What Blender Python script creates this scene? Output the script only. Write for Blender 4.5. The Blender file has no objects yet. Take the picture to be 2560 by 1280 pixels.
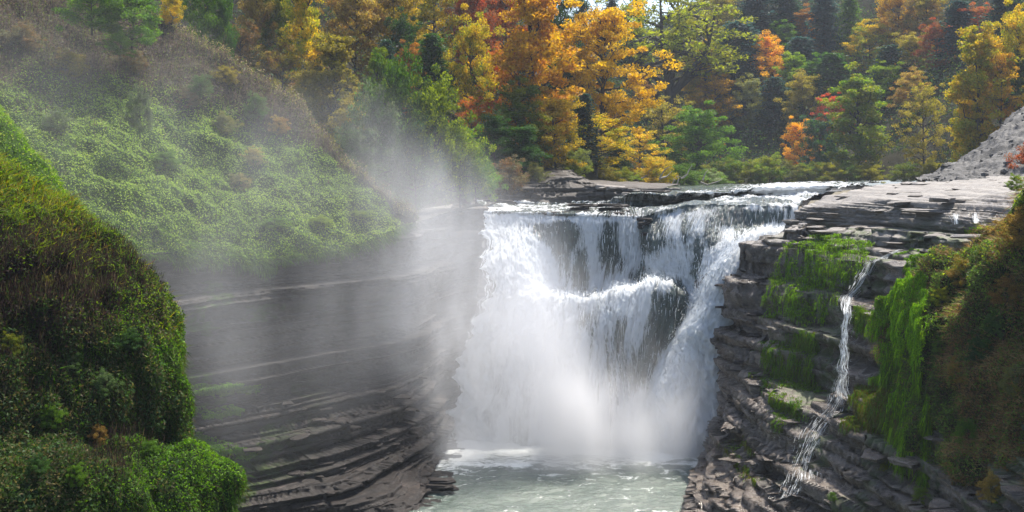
import bpy, math, random
import numpy as np
from mathutils import Vector, Matrix
from mathutils.bvhtree import BVHTree

C = bpy.context.scene.collection
sc = bpy.context.scene
F = 2745.0          # focal length in photograph pixels
HZ = 425.0          # eye level row
WL = -23.1          # level of the lower pool

# ------------------------------------------------------------------ camera, sky, sun, exposure
cam_d = bpy.data.cameras.new('camera'); cam = bpy.data.objects.new('camera', cam_d); C.objects.link(cam)
cam.rotation_euler = (math.radians(90), 0, 0)
cam_d.sensor_width = 36; cam_d.lens = 36 * F / 2560; cam_d.shift_y = -(640 - HZ) / 2560
cam_d.clip_start = 0.5; cam_d.clip_end = 3000
sc.camera = cam
SUN = Vector((0.26, 0.36, 0.86)).normalized()
world = bpy.data.worlds.new('World'); sc.world = world; world.use_nodes = True
wn = world.node_tree; bg = wn.nodes['Background']
sky = wn.nodes.new('ShaderNodeTexSky'); sky.sky_type = 'NISHITA'; sky.sun_disc = False
sky.sun_elevation = math.asin(SUN.z); sky.sun_rotation = math.atan2(SUN.x, SUN.y)
sky.dust_density = 2.0; sky.air_density = 1.0
wn.links.new(sky.outputs[0], bg.inputs[0]); bg.inputs[1].default_value = 0.15
sd = bpy.data.lights.new('sun', 'SUN'); sd.energy = 5.0; sd.angle = math.radians(0.5); sd.color = (1.0, 0.93, 0.82)
so = bpy.data.objects.new('sun', sd); C.objects.link(so); so.rotation_euler = SUN.to_track_quat('Z', 'Y').to_euler()
sc.view_settings.view_transform = 'Standard'; sc.view_settings.look = 'None'
sc.view_settings.exposure = 0.88; sc.view_settings.gamma = 1; sc.view_settings.use_curve_mapping = False
sc.render.engine = 'CYCLES'
cy = sc.cycles
cy.use_denoising = True
try: cy.denoiser = 'OPENIMAGEDENOISE'
except Exception: pass
cy.max_bounces = 7; cy.diffuse_bounces = 3; cy.glossy_bounces = 3; cy.transmission_bounces = 4
cy.volume_bounces = 2; cy.transparent_max_bounces = 12; cy.volume_step_rate = 0.6; cy.volume_max_steps = 128
cy.sample_clamp_indirect = 6

# ------------------------------------------------------------------ numeric helpers
def W(px, py, Y):
    return np.array(((px - 1280) * Y / F, Y, (HZ - py) * Y / F))
def _h(ix, iy, iz, s):
    with np.errstate(over='ignore'):
        h = (ix.astype(np.uint32) * np.uint32(374761393) + iy.astype(np.uint32) * np.uint32(668265263)
             + iz.astype(np.uint32) * np.uint32(2246822519) + np.uint32(s * 97 + 13) * np.uint32(3266489917))
        h = (h ^ (h >> np.uint32(13))) * np.uint32(1274126177)
        h = (h ^ (h >> np.uint32(15))) * np.uint32(2246822519)
        return ((h ^ (h >> np.uint32(16))) & np.uint32(0xffffff)) / float(0xffffff)
def hsh(k, s=0):
    k = np.floor(np.asarray(k, float)).astype(np.int64); z = np.zeros_like(k)
    return _h(k, z, z, s)
def vn(x, y, z=0.0, s=0):                      # value noise 0..1
    x, y, z = np.broadcast_arrays(np.asarray(x, float), np.asarray(y, float), np.asarray(z, float))
    fx, fy, fz = np.floor(x), np.floor(y), np.floor(z)
    tx, ty, tz = x - fx, y - fy, z - fz
    tx, ty, tz = [t * t * (3 - 2 * t) for t in (tx, ty, tz)]
    ix, iy, iz = fx.astype(np.int64), fy.astype(np.int64), fz.astype(np.int64)
    r = 0
    for a in (0, 1):
        for b in (0, 1):
            for c in (0, 1):
                w = (tx if a else 1 - tx) * (ty if b else 1 - ty) * (tz if c else 1 - tz)
                r = r + w * _h(ix + a, iy + b, iz + c, s)
    return r
def fbm(x, y, z=0.0, s=0, o=4, g=0.5):
    r, a, t = 0, 1.0, 0
    for i in range(o):
        r = r + a * vn(x * 2 ** i, y * 2 ** i, np.asarray(z) * 2 ** i, s + i * 7); t += a; a *= g
    return r / t
def sstep(a, b, x):
    t = np.clip((x - a) / (b - a), 0, 1); return t * t * (3 - 2 * t)

def catmull(A, t):                              # A (n,...) control, t in 0..n-1
    n = len(A); i = np.clip(np.floor(t).astype(int), 0, n - 2); f = (t - i).reshape((-1,) + (1,) * (A.ndim - 1))
    P0 = A[np.clip(i - 1, 0, n - 1)]; P1 = A[i]; P2 = A[i + 1]; P3 = A[np.clip(i + 2, 0, n - 1)]
    k = 0.35
    m1 = (P2 - P0) * k; m2 = (P3 - P1) * k
    f2, f3 = f * f, f * f * f
    return (2*f3 - 3*f2 + 1) * P1 + (f3 - 2*f2 + f) * m1 + (-2*f3 + 3*f2) * P2 + (f3 - f2) * m2
def arc_t(A, N, axis, power=1.0, wt=None):
    d = np.linalg.norm(np.diff(A, axis=axis), axis=-1)
    d = d.mean(axis=1 - axis) if axis == 0 else d.mean(axis=0)
    d = d ** power
    if wt is not None: d = d * np.array((list(wt) + [wt[-1]] * 40)[:len(d)])
    c = np.concatenate([[0], np.cumsum(d)]); c /= c[-1]
    return np.interp(np.linspace(0, 1, N), c, np.arange(len(c)))
def patch(rows, N, M, rw=None, cw=None):
    """rows of (px,py,Y) -> grid (N,M,3) and the row / column parameters"""
    A = np.array([[W(*p) for p in r] for r in rows])
    tr = arc_t(A, N, 0, 1, rw); tc = arc_t(A, M, 1, 1, cw)
    B = catmull(A, tr)
    G = catmull(np.swapaxes(B, 0, 1).copy(), tc)
    return np.swapaxes(G, 0, 1).copy(), tr, tc
def normals(G):
    du = np.gradient(G, axis=1); dv = np.gradient(G, axis=0)
    n = np.cross(dv, du); n /= np.linalg.norm(n, axis=-1, keepdims=True) + 1e-9
    return n
def facing(n, G):                               # turn the normals to the open side
    s = np.sign(-(n * G).sum(-1).mean()); return n * (s if s != 0 else 1)
def proj(P):
    return 1280 + F * P[..., 0] / P[..., 1], HZ - F * P[..., 2] / P[..., 1]

def to_mesh(name, V, faces, mat, attrs=None, smooth=False, k=None):
    me = bpy.data.meshes.new(name)
    V = np.asarray(V, np.float32); faces = np.asarray(faces, np.int32)
    k = faces.shape[1]
    me.vertices.add(len(V)); me.vertices.foreach_set('co', V.ravel())
    me.loops.add(faces.size); me.loops.foreach_set('vertex_index', faces.ravel())
    me.polygons.add(len(faces)); me.polygons.foreach_set('loop_start', np.arange(len(faces), dtype=np.int32) * k)
    me.polygons.foreach_set('loop_total', np.full(len(faces), k, np.int32))
    me.update(calc_edges=True)
    if smooth: me.polygons.foreach_set('use_smooth', np.ones(len(faces), bool))
    for an, (dom, typ, arr) in (attrs or {}).items():
        a = me.attributes.new(an, typ, dom)
        arr = np.asarray(arr, np.float32)
        if typ == 'FLOAT_COLOR':
            if arr.shape[1] == 3: arr = np.concatenate([arr, np.ones((len(arr), 1), np.float32)], 1)
            a.data.foreach_set('color', arr.ravel())
        elif typ == 'FLOAT': a.data.foreach_set('value', arr.ravel())
        elif typ == 'FLOAT_VECTOR': a.data.foreach_set('vector', arr.ravel())
    if mat: me.materials.append(mat)
    return me
def grid_faces(N, M):
    i = np.arange(N * M).reshape(N, M)
    return np.stack([i[:-1, :-1], i[:-1, 1:], i[1:, 1:], i[1:, :-1]], -1).reshape(-1, 4)
def link(name, me, parent=None, kind=None, label=None, cat=None, group=None):
    o = bpy.data.objects.new(name, me); C.objects.link(o)
    if parent: o.parent = parent
    if kind: o['kind'] = kind
    if label: o['label'] = label
    if cat: o['category'] = cat
    if group: o['group'] = group
    return o
def grid_obj(name, G, mat, kind=None, attrs=None, smooth=False, **kw):
    N, M = G.shape[:2]
    at = {k: ('POINT',) + v for k, v in (attrs or {}).items()}
    me = to_mesh(name, G.reshape(-1, 3), grid_faces(N, M), mat, at, smooth)
    return link(name, me, kind=kind, **kw)
def thing(name, label, cat, loc=(0, 0, 0), rz=0, group=None):
    o = bpy.data.objects.new(name, None); C.objects.link(o)
    o.location = loc; o.rotation_euler = (0, 0, rz); o['label'] = label; o['category'] = cat
    o.empty_display_size = 0.3
    if group: o['group'] = group
    return o

# ------------------------------------------------------------------ materials
def new_mat(name):
    m = bpy.data.materials.new(name); m.use_nodes = True; nt = m.node_tree; nt.nodes.clear()
    out = nt.nodes.new('ShaderNodeOutputMaterial')
    return m, nt, out
def nd(nt, t, **kw):
    n = nt.nodes.new(t)
    for k, v in kw.items():
        if k.startswith('i_'):
            key = k[2:]; key = int(key) if key.isdigit() else key.replace('_', ' ')
            n.inputs[key].default_value = v
        else: setattr(n, k, v)
    return n
def L(nt, a, b): nt.links.new(a, b)
def noise(nt, vec, scale, detail=4, rough=0.6, sx=(1, 1, 1)):
    mp = nd(nt, 'ShaderNodeMapping'); mp.inputs['Scale'].default_value = sx; L(nt, vec, mp.inputs[0])
    n = nd(nt, 'ShaderNodeTexNoise', i_Scale=scale, i_Detail=detail, i_Roughness=rough); L(nt, mp.outputs[0], n.inputs['Vector'])
    return n.outputs['Fac']
def ramp(nt, fac, stops):
    r = nd(nt, 'ShaderNodeValToRGB'); L(nt, fac, r.inputs[0]); e = r.color_ramp.elements
    while len(e) < len(stops): e.new(0.5)
    for k, (p, c) in enumerate(stops):
        e[k].position = p; e[k].color = (c if len(c) == 4 else tuple(c) + (1,)) if hasattr(c, '__len__') else (c, c, c, 1)
    return r.outputs[0]
def mix(nt, fac, a, b, typ='MIX'):
    m = nd(nt, 'ShaderNodeMix', data_type='RGBA', blend_type=typ)
    for idx, v in ((0, fac), (6, a), (7, b)):
        if hasattr(v, 'is_linked') or isinstance(v, bpy.types.NodeSocket): L(nt, v, m.inputs[idx])
        else: m.inputs[idx].default_value = v if not (idx > 0 and len(v) == 3) else tuple(v) + (1,)
    return m.outputs[2]
def math_(nt, op, a, b=0.0, clamp=False):
    m = nd(nt, 'ShaderNodeMath', operation=op, use_clamp=clamp)
    for i, v in enumerate((a, b)):
        if isinstance(v, bpy.types.NodeSocket): L(nt, v, m.inputs[i])
        else: m.inputs[i].default_value = v
    return m.outputs[0]

def rock_material(name, dark, mid, light, r0=0.2, r1=0.55, bump=0.9, spec=0.5):
    m, nt, out = new_mat(name)
    g = nd(nt, 'ShaderNodeNewGeometry').outputs['Position']
    b = nd(nt, 'ShaderNodeBsdfPrincipled'); b.inputs['Specular IOR Level'].default_value = spec
    dry = nd(nt, 'ShaderNodeAttribute', attribute_name='dry').outputs['Fac']
    mossa = nd(nt, 'ShaderNodeAttribute', attribute_name='moss').outputs['Fac']
    big = noise(nt, g, 0.35, 5, 0.65, (1, 1, 2.5))
    fine = noise(nt, g, 1.3, 6, 0.7, (1, 1, 9))
    grain = noise(nt, g, 14, 4, 0.7)
    mixv = math_(nt, 'ADD', math_(nt, 'MULTIPLY', big, 0.5), math_(nt, 'MULTIPLY', fine, 0.5))
    c1 = ramp(nt, mixv, [(0.3, dark), (0.52, mid), (0.72, light)])
    c2 = ramp(nt, mixv, [(0.3, (0.09, 0.078, 0.066)), (0.5, (0.20, 0.178, 0.155)), (0.72, (0.31, 0.285, 0.25))])
    col = mix(nt, dry, c1, c2)
    col = mix(nt, math_(nt, 'MULTIPLY', grain, 0.5), col, mix(nt, 0.5, col, (0.03, 0.028, 0.026)))
    mosscol = ramp(nt, grain, [(0.3, (0.02, 0.04, 0.008)), (0.7, (0.07, 0.12, 0.015))])
    mm = math_(nt, 'MULTIPLY', mossa, ramp(nt, noise(nt, g, 1.1, 5, 0.7, (1, 1, 1.6)), [(0.42, 0), (0.55, 1)]), True)
    col = mix(nt, mm, col, mosscol)
    L(nt, col, b.inputs['Base Color'])
    ro = nd(nt, 'ShaderNodeMapRange'); L(nt, noise(nt, g, 0.9, 5, 0.7, (1, 1, 3)), ro.inputs[0])
    ro.inputs[1].default_value = 0.3; ro.inputs[2].default_value = 0.7; ro.inputs[3].default_value = r0; ro.inputs[4].default_value = r1
    r2 = math_(nt, 'ADD', ro.outputs[0], math_(nt, 'MULTIPLY', dry, 0.25), True)
    r3 = math_(nt, 'ADD', r2, math_(nt, 'MULTIPLY', mm, 0.5), True)
    L(nt, r3, b.inputs['Roughness'])
    bp = nd(nt, 'ShaderNodeBump', i_Strength=bump, i_Distance=0.12)
    hh = math_(nt, 'ADD', noise(nt, g, 2.2, 8, 0.75, (1, 1, 6)), math_(nt, 'MULTIPLY', grain, 0.35))
    L(nt, hh, bp.inputs['Height']); L(nt, bp.outputs[0], b.inputs['Normal'])
    L(nt, b.outputs[0], out.inputs[0])
    return m
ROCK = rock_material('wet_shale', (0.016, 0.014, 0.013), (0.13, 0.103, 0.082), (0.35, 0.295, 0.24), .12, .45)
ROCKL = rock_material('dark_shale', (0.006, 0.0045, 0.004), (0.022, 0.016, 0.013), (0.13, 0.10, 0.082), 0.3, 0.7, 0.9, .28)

def leaf_material(name, use_object=True, trans=0.5, spec=0.15, rough=0.55):
    m, nt, out = new_mat(name)
    if use_object:
        c1 = nd(nt, 'ShaderNodeObjectInfo').outputs['Color']
        c2 = nd(nt, 'ShaderNodeAttribute', attribute_type='OBJECT', attribute_name='col2').outputs['Color']
        r = nd(nt, 'ShaderNodeAttribute', attribute_name='rnd').outputs['Fac']
        g = nd(nt, 'ShaderNodeNewGeometry').outputs['Position']
        n = noise(nt, g, 0.35, 3, 0.6)
        f = ramp(nt, math_(nt, 'ADD', math_(nt, 'MULTIPLY', r, 0.45), n), [(0.52, 0), (0.92, 1)])
        col = mix(nt, f, c1, c2)
        v = nd(nt, 'ShaderNodeHueSaturation', i_Saturation=1.0); L(nt, col, v.inputs['Color'])
        vv = math_(nt, 'ADD', math_(nt, 'MULTIPLY', math_(nt, 'FRACT', math_(nt, 'MULTIPLY', r, 7.31)), 0.75), 0.62)
        L(nt, vv, v.inputs['Value']); col = v.outputs[0]
    else:
        col = nd(nt, 'ShaderNodeAttribute', attribute_name='tint').outputs['Color']
    d = nd(nt, 'ShaderNodeBsdfPrincipled'); L(nt, col, d.inputs['Base Color'])
    d.inputs['Roughness'].default_value = rough; d.inputs['Specular IOR Level'].default_value = spec
    t = nd(nt, 'ShaderNodeBsdfTranslucent')
    hs = nd(nt, 'ShaderNodeHueSaturation', i_Saturation=1.15, i_Value=1.25); L(nt, col, hs.inputs['Color']); L(nt, hs.outputs[0], t.inputs[0])
    mx = nd(nt, 'ShaderNodeMixShader', i_0=trans); L(nt, d.outputs[0], mx.inputs[1]); L(nt, t.outputs[0], mx.inputs[2])
    L(nt, mx.outputs[0], out.inputs[0])
    return m
LEAF = leaf_material('foliage')
PLANT = leaf_material('ground_cover_leaf', False, 0.48)
def bark_material(name, a, b):
    m, nt, out = new_mat(name)
    g = nd(nt, 'ShaderNodeNewGeometry').outputs['Position']; p = nd(nt, 'ShaderNodeBsdfPrincipled', i_Roughness=0.9)
    L(nt, ramp(nt, noise(nt, g, 3, 5, 0.7, (1, 1, 0.3)), [(0.35, a), (0.7, b)]), p.inputs['Base Color'])
    L(nt, p.outputs[0], out.inputs[0]); return m
BARK = bark_material('bark', (0.018, 0.013, 0.011), (0.055, 0.042, 0.035))
PALE = bark_material('bleached_wood', (0.2, 0.18, 0.15), (0.4, 0.37, 0.32))
def soil_material(name, attr=True):
    m, nt, out = new_mat(name)
    g = nd(nt, 'ShaderNodeNewGeometry').outputs['Position']; p = nd(nt, 'ShaderNodeBsdfPrincipled', i_Roughness=0.9)
    p.inputs['Specular IOR Level'].default_value = 0.1
    col = nd(nt, 'ShaderNodeAttribute', attribute_name='tint').outputs['Color']
    n = noise(nt, g, 2.5, 6, 0.75)
    col = mix(nt, 1.0, col, ramp(nt, n, [(0.3, 0.45), (0.7, 1.2)]), 'MULTIPLY')
    L(nt, col, p.inputs['Base Color'])
    bp = nd(nt, 'ShaderNodeBump', i_Strength=1.0, i_Distance=0.25)
    L(nt, noise(nt, g, 3, 7, 0.8), bp.inputs['Height']); L(nt, bp.outputs[0], p.inputs['Normal'])
    L(nt, p.outputs[0], out.inputs[0]); return m
SOIL = soil_material('planted_soil')

def foam_material():
    m, nt, out = new_mat('falling_water')
    uv = nd(nt, 'ShaderNodeAttribute', attribute_name='flow').outputs['Vector']
    foam = nd(nt, 'ShaderNodeAttribute', attribute_name='foam').outputs['Fac']
    st = noise(nt, uv, 1.0, 5, 0.65, (3.2, 0.5, 1))
    st2 = noise(nt, uv, 1.0, 5, 0.7, (11, 2.2, 1))
    s = math_(nt, 'ADD', math_(nt, 'MULTIPLY', st, 0.55), math_(nt, 'MULTIPLY', st2, 0.45))
    f = math_(nt, 'ADD', math_(nt, 'SUBTRACT', s, 0.5), math_(nt, 'MULTIPLY', math_(nt, 'SUBTRACT', foam, 0.5), 0.85))
    f = ramp(nt, math_(nt, 'ADD', f, 0.5), [(0.38, 0), (0.56, 1)])
    w = nd(nt, 'ShaderNodeBsdfPrincipled', i_Roughness=0.5); w.inputs['Base Color'].default_value = (0.82, 0.85, 0.87, 1)
    t = nd(nt, 'ShaderNodeBsdfTranslucent'); t.inputs[0].default_value = (0.84, 0.88, 0.92, 1)
    wx = nd(nt, 'ShaderNodeMixShader', i_0=0.42); L(nt, w.outputs[0], wx.inputs[1]); L(nt, t.outputs[0], wx.inputs[2])
    d = nd(nt, 'ShaderNodeBsdfPrincipled', i_Roughness=0.14)
    L(nt, ramp(nt, st, [(0.35, (0.035, 0.045, 0.042)), (0.7, (0.12, 0.15, 0.13))]), d.inputs['Base Color'])
    bp = nd(nt, 'ShaderNodeBump', i_Strength=1.0, i_Distance=0.3); L(nt, s, bp.inputs['Height'])
    L(nt, bp.outputs[0], d.inputs['Normal']); L(nt, bp.outputs[0], w.inputs['Normal'])
    mx = nd(nt, 'ShaderNodeMixShader'); L(nt, f, mx.inputs[0]); L(nt, d.outputs[0], mx.inputs[1]); L(nt, wx.outputs[0], mx.inputs[2])
    L(nt, mx.outputs[0], out.inputs[0]); return m
FOAM = foam_material()
def droplet_material():
    m, nt, out = new_mat('white_spray')
    d = nd(nt, 'ShaderNodeBsdfDiffuse'); d.inputs[0].default_value = (0.85, 0.88, 0.9, 1)
    t = nd(nt, 'ShaderNodeBsdfTranslucent'); t.inputs[0].default_value = (0.86, 0.9, 0.93, 1)
    mx = nd(nt, 'ShaderNodeMixShader', i_0=0.5); L(nt, d.outputs[0], mx.inputs[1]); L(nt, t.outputs[0], mx.inputs[2])
    L(nt, mx.outputs[0], out.inputs[0]); return m
SPRAY = droplet_material()
def pool_material():
    m, nt, out = new_mat('pool_water')
    g = nd(nt, 'ShaderNodeNewGeometry').outputs['Position']
    foam = nd(nt, 'ShaderNodeAttribute', attribute_name='foam').outputs['Fac']
    p = nd(nt, 'ShaderNodeBsdfPrincipled', i_Roughness=0.16)
    n1 = noise(nt, g, 0.55, 7, 0.75, (1, 1.7, 1)); n1.node.inputs['Distortion'].default_value = 1.2
    body = ramp(nt, noise(nt, g, 0.25, 4, 0.6), [(0.3, (0.06, 0.085, 0.072)), (0.7, (0.12, 0.15, 0.125))])
    f = ramp(nt, math_(nt, 'ADD', n1, math_(nt, 'MULTIPLY', foam, 0.5)), [(0.64, 0), (0.78, 1)])
    L(nt, mix(nt, f, body, (0.8, 0.83, 0.82)), p.inputs['Base Color'])
    L(nt, math_(nt, 'ADD', math_(nt, 'MULTIPLY', f, 0.5), 0.14), p.inputs['Roughness'])
    bp = nd(nt, 'ShaderNodeBump', i_Strength=0.9, i_Distance=0.15)
    L(nt, noise(nt, g, 1.6, 6, 0.7, (1, 1.8, 1)), bp.inputs['Height']); L(nt, bp.outputs[0], p.inputs['Normal'])
    L(nt, p.outputs[0], out.inputs[0]); return m
POOL = pool_material()

# ------------------------------------------------------------------ bedded rock relief
rs = np.random.RandomState(5)
_b = [-30.0]
while _b[-1] < 30: _b.append(_b[-1] + rs.choice([0.09, 0.14, 0.2, 0.3, 0.45, 0.65], p=[.24, .28, .22, .14, .08, .04]) * rs.uniform(.8, 1.2))
BED = np.array(_b)
_b = [-30.0]
while _b[-1] < 30: _b.append(_b[-1] + rs.choice([0.7, 1.1, 1.7, 2.4], p=[.3, .35, .25, .1]) * rs.uniform(.8, 1.2))
BIG = np.array(_b)
def strata(G, amp=0.45, blk=0.35, terr=0.85, soft=0.0, seed=0, dip=(0.0, 0.0), big_t=0.0):
    if not (isinstance(big_t, float) and big_t == 0.0):
        x, y, z = G[..., 0], G[..., 1], G[..., 2]; G = G.copy()
        zz = z + 1.3 * (fbm(x * .10, y * .10, 0, seed + 31, 3) - .5) + dip[0] * x + dip[1] * y
        s0 = x * 0.75 - y * 0.66
        zz = zz + .35 * (hsh(np.floor(s0 / 2.1 + 2.0 * vn(x * .2, y * .2, z * .1, seed + 34)), seed + 35) - .5)
        K = np.clip(np.searchsorted(BIG, zz) - 1, 0, len(BIG) - 2); TH = BIG[K + 1] - BIG[K]; FR = (zz - BIG[K]) / TH
        st_ = hsh(np.floor(s0 / 1.4 + 3.7 * hsh(K, seed + 36)) * 31 + K, seed + 33) * .3
        G[..., 2] += (np.clip((FR - st_) / .35, 0, 1) * .88 + .12 * FR - FR) * TH * big_t
    n = facing(normals(G), G)
    hn = n.copy(); hn[..., 2] = 0; ln = np.linalg.norm(hn, axis=-1, keepdims=True)
    hn = hn / (ln + 1e-6); steep = np.clip(ln[..., 0] * 1.4, 0.1, 1)
    x, y, z = G[..., 0], G[..., 1], G[..., 2]
    zz = z + 0.35 * fbm(x * .07, y * .07, 0, seed + 1, 3) + dip[0] * x + dip[1] * y
    zz = zz + 0.05 * (fbm(x * .8, y * .8, z * 2, seed + 9, 3) - .5)
    k = np.clip(np.searchsorted(BED, zz) - 1, 0, len(BED) - 2); th = BED[k + 1] - BED[k]; fr = (zz - BED[k]) / th
    s = x * 0.75 - y * 0.66
    Lk = 0.5 + 2.6 * hsh(k, seed + 2)
    cell = np.floor(s / Lk + 3 * hsh(k, seed + 3) + 0.8 * vn(s * .5, z * .8, 0, seed + 8))
    br = hsh(cell * 131 + k * 7, seed + 4)
    pr = 0.6 * hsh(k, seed + 5) + 0.9 * fbm(s * .22, k * 7.7, 0, seed + 6, 3) - 0.75
    fr2 = np.clip((fr - .0) / 0.18, 0, 1); notch = -(1 - fr2) * 0.16 * (0.4 + th * 1.3)   # parting at the foot of each bed
    big = (fbm(s * .13, z * .16, 0, seed + 11, 4) - .5) * 2.2
    lay = pr * amp * (0.55 + 0.9 * np.clip(th, 0, .6)) * 1.6 + (br - .5) * blk * (0.35 + th) + notch
    K = np.clip(np.searchsorted(BIG, zz) - 1, 0, len(BIG) - 2); TH = BIG[K + 1] - BIG[K]; FR = (zz - BIG[K]) / TH
    cellK = np.floor(s / (2.5 + 4 * hsh(K, seed + 21)) + 3 * hsh(K, seed + 23) + 1.2 * vn(s * .3, z * .5, 0, seed + 24))
    lay = lay + amp * 1.3 * ((hsh(K, seed + 25) - .5) + 1.3 * (fbm(s * .16, K * 5.3, 0, seed + 26, 3) - .5) + .7 * (hsh(cellK * 57 + K * 3, seed + 27) - .5)) * np.clip(TH, .6, 1.6)
    lay = lay + amp * .8 * (FR - .5) * np.clip(TH, 0, 1.5) - amp * .5 * np.clip(1 - FR / .12, 0, 1)
    rough = (fbm(s * 2.2, z * 6, x, seed + 12, 3) - .5) * 0.22
    cz = np.floor(s / 1.7 + 5 * hsh(k, seed + 41) + 1.5 * vn(x * .6, y * .6, 0, seed + 42))
    lay = lay + (hsh(cz * 17 + k * 5, seed + 43) - .5) * blk * .45
    out = G + hn * ((lay + big * 0.5 * amp * 1.6 + rough) * steep)[..., None]
    e = np.clip(fr / 0.35, 0, 1)
    out[..., 2] += (e - fr) * th * terr * (1 - soft)
    out[..., 2] += (fbm(x * 1.3, y * 1.3, 0, seed + 14, 4) - .5) * 0.10
    return out, n

# ------------------------------------------------------------------ ground cover scattering
rng = np.random.RandomState(11)
def sample(G, n, weight=None):
    N, M = G.shape[:2]
    a = G[:-1, :-1]; b = G[:-1, 1:]; c = G[1:, :-1]; d = G[1:, 1:]
    ar = np.linalg.norm(np.cross(b - a, c - a), axis=-1)
    if weight is not None: ar = ar * weight[:-1, :-1]
    p = ar.ravel() / ar.sum()
    idx = rng.choice(len(p), n, p=p); i, j = np.divmod(idx, M - 1)
    u, v = rng.rand(n, 1), rng.rand(n, 1)
    P = a[i, j] * (1-u)*(1-v) + b[i, j] * u*(1-v) + c[i, j] * (1-u)*v + d[i, j] * u*v
    return P, i, j
def unit(v): return v / (np.linalg.norm(v, axis=-1, keepdims=True) + 1e-9)
def leaves(P, nrm, size, col, up=0.3, spread=0.9):
    """small triangular leaves: returns verts, faces, colours"""
    n = len(P); d = unit(nrm * up + rng.normal(size=(n, 3)) * spread)
    a = unit(np.cross(d, rng.normal(size=(n, 3)))); b = np.cross(d, a)
    s = np.asarray(size).reshape(-1, 1) * np.ones((n, 1)) * 1.18
    V = np.stack([P - a * s, P + b * s * .9, P + a * s], 1).reshape(-1, 3)
    return V, np.arange(n * 3).reshape(n, 3), np.repeat(col, 3, 0)
def blades(P, direc, h, w, col, bend=0.3):
    """bent grass blades of two triangles, tapering to a tip"""
    n = len(P); d = unit(direc); side = unit(np.cross(d, rng.normal(size=(n, 3))))
    h = np.asarray(h).reshape(-1, 1) * np.ones((n, 1)); w = np.asarray(w).reshape(-1, 1) * np.ones((n, 1))
    bd = unit(rng.normal(size=(n, 3)) * (1, 1, .2)) * bend * h
    m = P + d * h * .55 + bd * .25; t = P + d * h + bd - np.array((0, 0, 1)) * bend * h * .5
    V = np.stack([P - side * w, P + side * w, m + side * w * 1.1, m - side * w * .3, t], 1).reshape(-1, 3)
    b = np.arange(n)[:, None] * 5
    return V, np.concatenate([b + [0, 1, 2], b + [3, 2, 4]], 0), np.repeat(col, 5, 0)
def merge(parts):
    Vs, Fs, Cs, o = [], [], [], 0
    for V, Fc, c in parts:
        Vs.append(V); Fs.append(Fc + o); Cs.append(c); o += len(V)
    return np.concatenate(Vs), np.concatenate(Fs), np.concatenate(Cs)
def stuff(name, parts, kind='stuff', mat=None, **kw):
    V, Fc, c = merge(parts)
    me = to_mesh(name, V, Fc, mat or PLANT, {'tint': ('POINT', 'FLOAT_COLOR', np.clip(c, 0, 1))})
    return link(name, me, kind=kind, **kw)
def tone(cols, w, jit=0.3):
    """per-plant colour: index weights w (n,k) pick from cols"""
    cols = np.array(cols); n = len(w); cw = np.cumsum(w / w.sum(1, keepdims=True), 1)
    k = (rng.rand(n, 1) > cw).sum(1).clip(0, len(cols) - 1)
    return cols[k] * (1 + (rng.rand(n, 1) - .5) * 2 * jit)

# ================================================================== THE WATER
# rows run downstream: far river, tiers, lip, fall, pool level
FALL = [
 [(1175,498,131),(1290,500,131),(1400,500,131),(1500,495,137),(1650,466,182),(1760,464,192),(1880,463,192),(2020,458,192),(2200,456,186)],
 [(1185,504,122),(1295,506,122),(1400,507,122),(1500,508,122),(1580,489,115),(1690,486,113),(1800,480,111),(1930,470,109),(2110,466,107)],
 [(1190,508,119),(1298,509,119),(1400,510,119),(1500,510,118),(1568,494,113),(1680,492,112),(1795,490,110),(1925,478,108),(2090,474,106)],
 [(1195,511,118),(1300,513,118),(1400,513,118),(1500,514,117),(1570,519,112),(1690,520,111),(1790,500,109),(1905,490,106),(2050,486,103)],
 [(1208,526,105),(1300,528,104),(1400,531,103),(1500,534,102),(1600,538,101),(1650,524,100),(1750,508,99),(1880,510,97),(2000,512,96)],
 [(1210,532,104),(1300,536,103),(1400,540,102),(1500,542,101),(1600,545,100),(1645,540,99.5),(1745,518,98),(1878,518,96),(1995,520,95)],
 [(1210,565,103.2),(1300,568,102.2),(1400,570,101.3),(1500,574,100.5),(1600,580,99.6),(1632,600,97.8),(1720,590,96.0),(1870,570,95.0),(1990,566,94.3)],
 [(1206,620,101.0),(1300,622,99.6),(1400,640,101.0),(1500,640,100.4),(1600,640,99.4),(1634,670,97.2),(1722,660,95.4),(1860,600,91.9),(1980,580,91.6)],
 [(1198,690,98.7),(1300,690,97.2),(1400,732,100.6),(1490,735,99.9),(1580,728,98.6),(1650,704,96.6),(1722,722,95.0),(1815,670,90.0),(1940,640,90.4)],
 [(1188,745,97),(1300,745,96),(1400,744,97),(1495,752,95.6),(1560,738,94.0),(1660,712,92.6),(1728,760,93.6),(1780,750,89.6),(1900,730,90.0)],
 [(1172,830,96),(1295,830,95),(1395,830,95.8),(1485,840,94.4),(1545,850,92.8),(1660,800,91.9),(1700,840,92.6),(1745,840,89.2),(1880,830,89.8)],
 [(1155,980,95),(1290,980,93.8),(1390,980,94),(1480,980,93.2),(1560,990,92.3),(1630,980,91.8),(1665,980,90.2),(1745,980,88.9),(1880,980,89.5)],
]
base = []
for px, Y in ((1142,94.4),(1285,92.6),(1385,92.4),(1480,91.6),(1560,91.0),(1640,90.2),(1690,89.3),(1750,88.6),(1880,89.2)):
    base.append((px, HZ - F * (WL - 0.3) / Y, Y))
FALL.append(base)
Gw, wr, wc = patch(FALL, 400, 325, rw=[0.25, .7, 1, .8, 1, 1, 1, 1, 1, 1, 1, 1])
_x, _y, _z = Gw[..., 0], Gw[..., 1], Gw[..., 2]
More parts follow.
